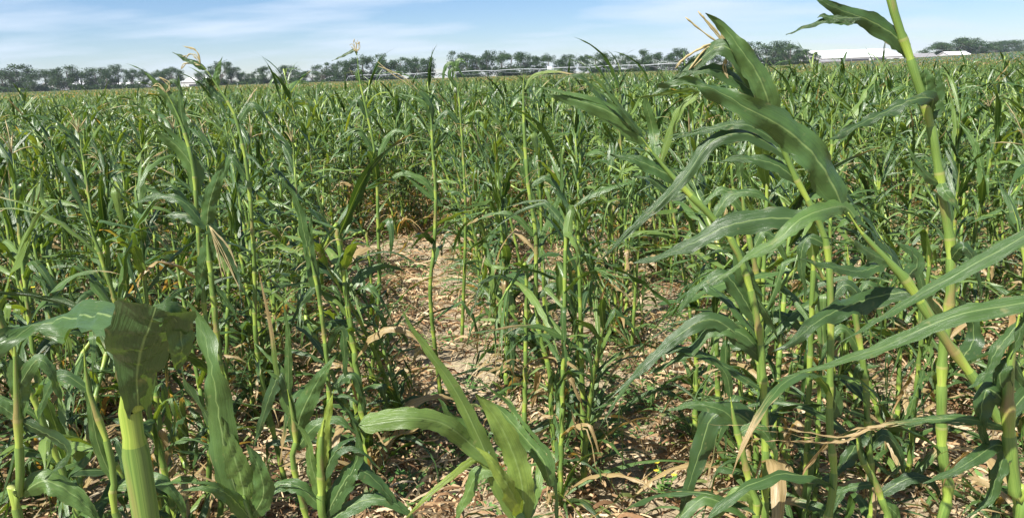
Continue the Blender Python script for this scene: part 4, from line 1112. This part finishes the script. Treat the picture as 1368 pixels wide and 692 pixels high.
def hy(px): return 100 + (684 - px) * .0332       # horizon height in the photograph
NUM = ['first', 'second', 'third', 'fourth', 'fifth', 'sixth', 'seventh', 'eighth', 'ninth', 'tenth', 'eleventh', 'twelfth', 'thirteenth', 'fourteenth', 'fifteenth', 'sixteenth', 'seventeenth', 'eighteenth', 'nineteenth', 'twentieth', 'twenty-first', 'twenty-second']
def tree_at(px, toppy, Yd, lab, group, pool=TV, wide=1.0, jitter=True):
    p = Q(px, toppy, Yd); z = float(terrain(p[0], Yd)) - .2
    h = p[2] - z
    cm, tm = pool[int(gt.integers(0, len(pool)))]
    e = empty('tree', (p[0], Yd, z), lab, 'tree', group)
    s = h / 12.6; e.scale = (s * wide, s * wide, s); e.rotation_euler = (0, 0, gt.uniform(0, 6.28))
    link('trunk', tm, e); link('crown', cm, e)
def tree_run(pxs, tops, Yd, where, group, pool=TV, wide=1.0):
    for i, (q, t) in enumerate(zip(pxs, tops)):
        tree_at(q + gt.normal(0, 2.5), t + gt.normal(0, 2.2), Yd + gt.normal(0, 9), '%s tree from the left in the %s' % (NUM[i], where), group, pool, wide * gt.uniform(.8, 1.45))
tree_run([4, 22, 40, 58, 74, 90, 108, 124, 140, 156, 172, 188, 204], [92, 91, 96, 93, 95, 90, 96, 94, 97, 90, 95, 93, 96], 430, 'windbreak filling the far left of the horizon', 'windbreak trees at far left', wide=1.05)
tree_run([216, 229], [95, 94], 440, 'lone pair between far left windbreak and pale roof', 'lone pair of trees on the horizon')
tree_run([264, 276, 292, 306, 320, 336, 352, 368, 384, 398, 412, 428, 444], [98, 92, 86, 88, 96, 98, 94, 100, 90, 98, 94, 84, 84], 420, 'uneven treeline left of the yellow-tasselled stalk', 'trees of the uneven left-middle treeline', pool=TV + TB[:1])
tree_run([458, 472, 486, 500, 515, 530, 545, 560, 573], [82, 80, 78, 76, 78, 78, 80, 82, 79], 400, 'dense treeline just left of the horizon gap', 'trees left of the horizon gap', pool=TV[:6] + TB[:2], wide=1.1)
tree_run([612, 626, 640, 655, 670, 685, 700, 716, 732, 748, 764, 780, 796, 812, 828, 844, 860, 876, 892, 908, 924], [71, 73, 74, 72, 76, 72, 71, 75, 73, 77, 70, 69, 76, 72, 73, 74, 69, 70, 72, 70, 74], 400, 'long windbreak right of the horizon gap', 'trees right of the horizon gap', wide=1.0)
tree_run([942, 960, 980, 1012, 1030, 1044, 1058, 1072, 1087], [72, 74, 72, 58, 66, 63, 62, 64, 70], 420, 'broken treeline left of the white barn', 'trees left of the white barn')
tree_run([1236, 1252, 1266, 1280, 1294, 1306, 1318], [67, 62, 57, 55, 55, 57, 61], 620, 'rounded far grove right of the white barn', 'trees of the rounded far grove', pool=TB, wide=1.5)
tree_run([1330, 1344, 1358, 1372], [58, 57, 56, 57], 800, 'low hazy grove at the right edge', 'trees of the hazy grove at right edge', pool=TB, wide=1.9)

# undergrowth and fence-row brush under the trees
br = MB(); gb = np.random.default_rng(55)
for (a_, b_, Yd, hh) in ((-10, 235, 425, 4.2), (262, 580, 410, 4.6), (608, 940, 400, 3.2), (940, 1090, 425, 3.4)):
    xa, xb = Q(a_, 100, Yd)[0], Q(b_, 100, Yd)[0]; m = int((xb - xa) * 70)
    px_ = gb.uniform(xa, xb, m); hl = hh * (.65 + .4 * np.sin(px_ * .21) * np.sin(px_ * .07 + 2)); P = np.stack([px_, Yd + gb.uniform(-3, 3, m), terrain(px_, Yd + 0 * px_) + hl * gb.uniform(0, 1, m)], 1)
    aa = nrm(gb.normal(0, 1, (m, 3))); bb = nrm(np.cross(aa, gb.normal(0, 1, (m, 3)))); s = gb.uniform(.2, .5, (m, 1))
    br.add(np.stack([P - aa * s, P - bb * s, P + aa * s, P + bb * s], 1).reshape(-1, 3), np.arange(m * 4).reshape(-1, 4), None, np.stack([np.repeat(gb.uniform(0, .8, m), 4), np.zeros(m * 4)], 1))
tag(br.build('undergrowth', M_TREE), 'dark brush growing under the distant treeline', 'undergrowth', kind='stuff')

# ------------------------------------------------------------------ farm buildings
def gable(px0, px1, eave_px, ridge_px, Yd, depth, lab, cat, name, wall, roof, ridge='x', openings=(), group=None, floor_dz=0):
    """eave/ridge given as pixels above the horizon line at the building"""
    xm = (px0 + px1) / 2; A = Q(px0, hy(px0), Yd); B = Q(px1, hy(px1), Yd); W = B[0] - A[0]; cx = (A[0] + B[0]) / 2
    g0 = float(terrain(cx, Yd)) - .1
    mpp = Yd * 1.0 / FPX / math.cos(R(PITCH)) * 1.0
    eave = EYE + eave_px * mpp - g0; rid = EYE + ridge_px * mpp - g0
    e = empty(name, (cx, Yd, g0), lab, cat, group)
    wb = MB(); add_box(wb, (0, depth / 2, eave / 2), (W, depth, eave)); 
    hw, ov = W / 2, .4
    if ridge == 'x':
        for sx in (-1, 1):
            wb.add([[sx * hw, 0, eave], [sx * hw, depth, eave], [sx * hw, depth / 2, rid - .05]], [[0, 1, 2]])
        prof = [(-ov, eave - .1), (depth / 2, rid), (depth + ov, eave - .1)]
        rb = MB(); P = []
        for sx in (-1, 1):
            for (yy2, zz2) in prof: P += [[sx * (hw + ov), yy2, zz2], [sx * (hw + ov), yy2, zz2 + .18]]
    else:
        for yy2 in (0, depth):
            wb.add([[-hw, yy2, eave], [hw, yy2, eave], [0, yy2, rid - .05]], [[0, 1, 2]])
        rb = MB(); P = []
        for yy2 in (-ov, depth + ov):
            for (xx2, zz2) in [(-hw - ov, eave - .1), (0, rid), (hw + ov, eave - .1)]: P += [[xx2, yy2, zz2], [xx2, yy2, zz2 + .18]]
    rb.add(P, [[0, 2, 8, 6], [2, 4, 10, 8], [1, 7, 9, 3], [3, 9, 11, 5], [0, 1, 3, 2], [2, 3, 5, 4], [6, 8, 9, 7], [8, 10, 11, 9], [0, 6, 7, 1], [4, 5, 11, 10]])
    wb.build('wall', [wall], e); ro = rb.build('roof', [roof], e)
    for q in (ro.data,): q.polygons.foreach_set('use_smooth', [False] * len(q.polygons))
    for (fx, w1, z0, z1, nm) in openings:
        ob = MB(); add_box(ob, (-hw + fx * W, -.04, (z0 + z1) / 2 * eave), (w1, .12, (z1 - z0) * eave)); ob.build(nm, [M_OPEN], e)
    return e
# terrain already lifts the right-hand horizon a few pixels
gable(1096, 1206, 7.0, 17.0, 560, 52, 'huge white-roofed barn with long low pale walls on the right horizon', 'barn', 'barn', M_WALL, M_WHITE,
      openings=[(.12, 5, .1, .7, 'door'), (.30, 8, .35, .75, 'window'), (.48, 12, .3, .75, 'window'), (.72, 9, .35, .75, 'window'), (.92, 4, 0, .7, 'door')])
gable(1098, 1126, 3.0, 5.0, 520, 8, 'small grey-roofed lean-to shed in front of the white barn', 'shed', 'shed', M_WALL, M_GREYROOF, openings=[(.3, 4, 0, .8, 'door')])
gable(1224, 1252, 4.5, 9.0, 560, 14, 'low grey-roofed house right of the white barn', 'house', 'house', M_WALL, M_GREYROOF, openings=[(.25, 2, .3, .8, 'window'), (.6, 2, .3, .8, 'window')])
gable(1268, 1296, 6.0, 10.0, 560, 16, 'white-roofed farm building before the rounded grove', 'farm building', 'farm_building', M_WALL, M_WHITE, openings=[(.2, 2.2, .3, .8, 'window'), (.7, 3, 0, .7, 'door')])
gable(1300, 1335, 4.5, 6.2, 600, 10, 'long low pale shed right of the white-roofed farm building', 'shed', 'shed', M_WALL, M_WALL, openings=[(.5, 6, 0, .7, 'door')])
gable(1028, 1052, 2.5, 6.0, 540, 14, 'small white house half hidden by trees left of the barn', 'house', 'house', M_WHITE, M_GREYROOF, ridge='y', openings=[(.3, 1.6, .3, .8, 'window'), (.7, 1.6, .3, .8, 'window')])
gable(242, 276, 4.0, 9.0, 520, 30, 'white roofed shed glimpsed between trees left of the curled corn top', 'shed', 'shed', M_WALL, M_WHITE, openings=[(.5, 6, 0, .6, 'door')])
gable(92, 116, 4.0, 10.0, 500, 20, 'white building behind the far left windbreak, nearer its middle', 'farm building', 'farm_building', M_WHITE, M_WHITE, openings=[(.5, 5, 0, .6, 'door')])
gable(56, 72, 5.0, 10.0, 500, 20, 'narrow white building behind the far left windbreak, leftmost of its buildings', 'farm building', 'farm_building', M_WHITE, M_WHITE, ridge='y', openings=[(.5, 4, 0, .6, 'door')])
gable(128, 182, 3.0, 6.0, 500, 20, 'long white building behind the far left windbreak, rightmost of its buildings', 'farm building', 'farm_building', M_WHITE, M_WHITE, openings=[(.3, 5, 0, .6, 'door'), (.8, 5, 0, .6, 'door')])

# ------------------------------------------------------------------ centre-pivot irrigation machine
def pivot():
    A = Q(940, hy(940), 270); B = Q(466, hy(466), 385)
    A = np.array([A[0], 270, 0.]); B = np.array([B[0], 385, 0.])
    n = 8; hgt = 3.4
    e = empty('irrigation_machine', (A[0], A[1], float(terrain(A[0], A[1]))), 'long silver wheeled irrigation pipe crossing the field before the treeline', 'irrigation machine')
    o = np.array(e.location)
    d = nrm(B - A)
    perp = np.array([-d[1], d[0], 0])
    def at(t, s=0, z=0):
        p = A + (B - A) * t + perp * s; return np.array([p[0], p[1], terrain(p[0], p[1]) * 1.0 + z]) - o
    for i in range(n):
        t0, t1 = i / n, (i + 1) / n
        pb, tb = MB(), MB()
        ts = np.linspace(t0, t1, 9); C = np.array([at(t, 0, hgt + .28 * math.sin((t - t0) / (t1 - t0) * math.pi)) for t in ts])
        add_tube(pb, C, .11, 6); pb.build('pipe', [M_GALV], e)
        for sx in (-1, 1):
            low = np.array([at(t, sx * .9 * math.sin((t - t0) / (t1 - t0) * math.pi), hgt - 1.1 * math.sin((t - t0) / (t1 - t0) * math.pi)) for t in ts])
            add_tube(tb, low, .02, 4)
            for j in range(1, 8): add_tube(tb, np.array([C[j], low[j]]), .016, 3)
        tb.build('truss', [M_GALV], e)
    for i in range(n + 1):
        t = i / n; tw = MB(); f = 2.2
        for sx in (-1, 1):
            add_tube(tw, np.array([at(t, 0, hgt), at(t, sx * f, .75)]), .07, 4)
        add_tube(tw, np.array([at(t, -f, .75), at(t, f, .75)]), .09, 4)
        to = tw.build('tower', [M_GALV], e)
        for sx in (-1, 1):
            wb = MB(); c = at(t, sx * f, .62); a = np.linspace(0, 2 * math.pi, 17)
            C = np.array([c + perp * math.cos(q) * .5 + np.array([0, 0, math.sin(q) * .5]) for q in a]); add_tube(wb, C, .12, 5, cap=False)
            wb.build('wheel', [M_TYRE], to)
    cb_ = MB(); add_box(cb_, at(.35, 0, hgt + .3), (1.6, 1.0, 1.3)); cb_.build('control_box', [M_WHITE], e)
pivot()

# ------------------------------------------------------------------ summer air
hz_ = MB(); add_box(hz_, (0, 640, 20), (3300, 1980, 44))
hm = bpy.data.materials.new('summer_haze'); hm.use_nodes = True; N, L = hm.node_tree.nodes, hm.node_tree.links; N.clear()
pv = N.new('ShaderNodeVolumePrincipled'); pv.inputs['Color'].default_value = (.78, .86, 1, 1); pv.inputs['Density'].default_value = 0.00013; pv.inputs['Anisotropy'].default_value = .2
oo = N.new('ShaderNodeOutputMaterial'); L.new(pv.outputs[0], oo.inputs['Volume'])
tag(hz_.build('haze', hm), 'thin bluish summer haze over the field', 'haze', kind='stuff')
print('objects', len(bpy.data.objects))
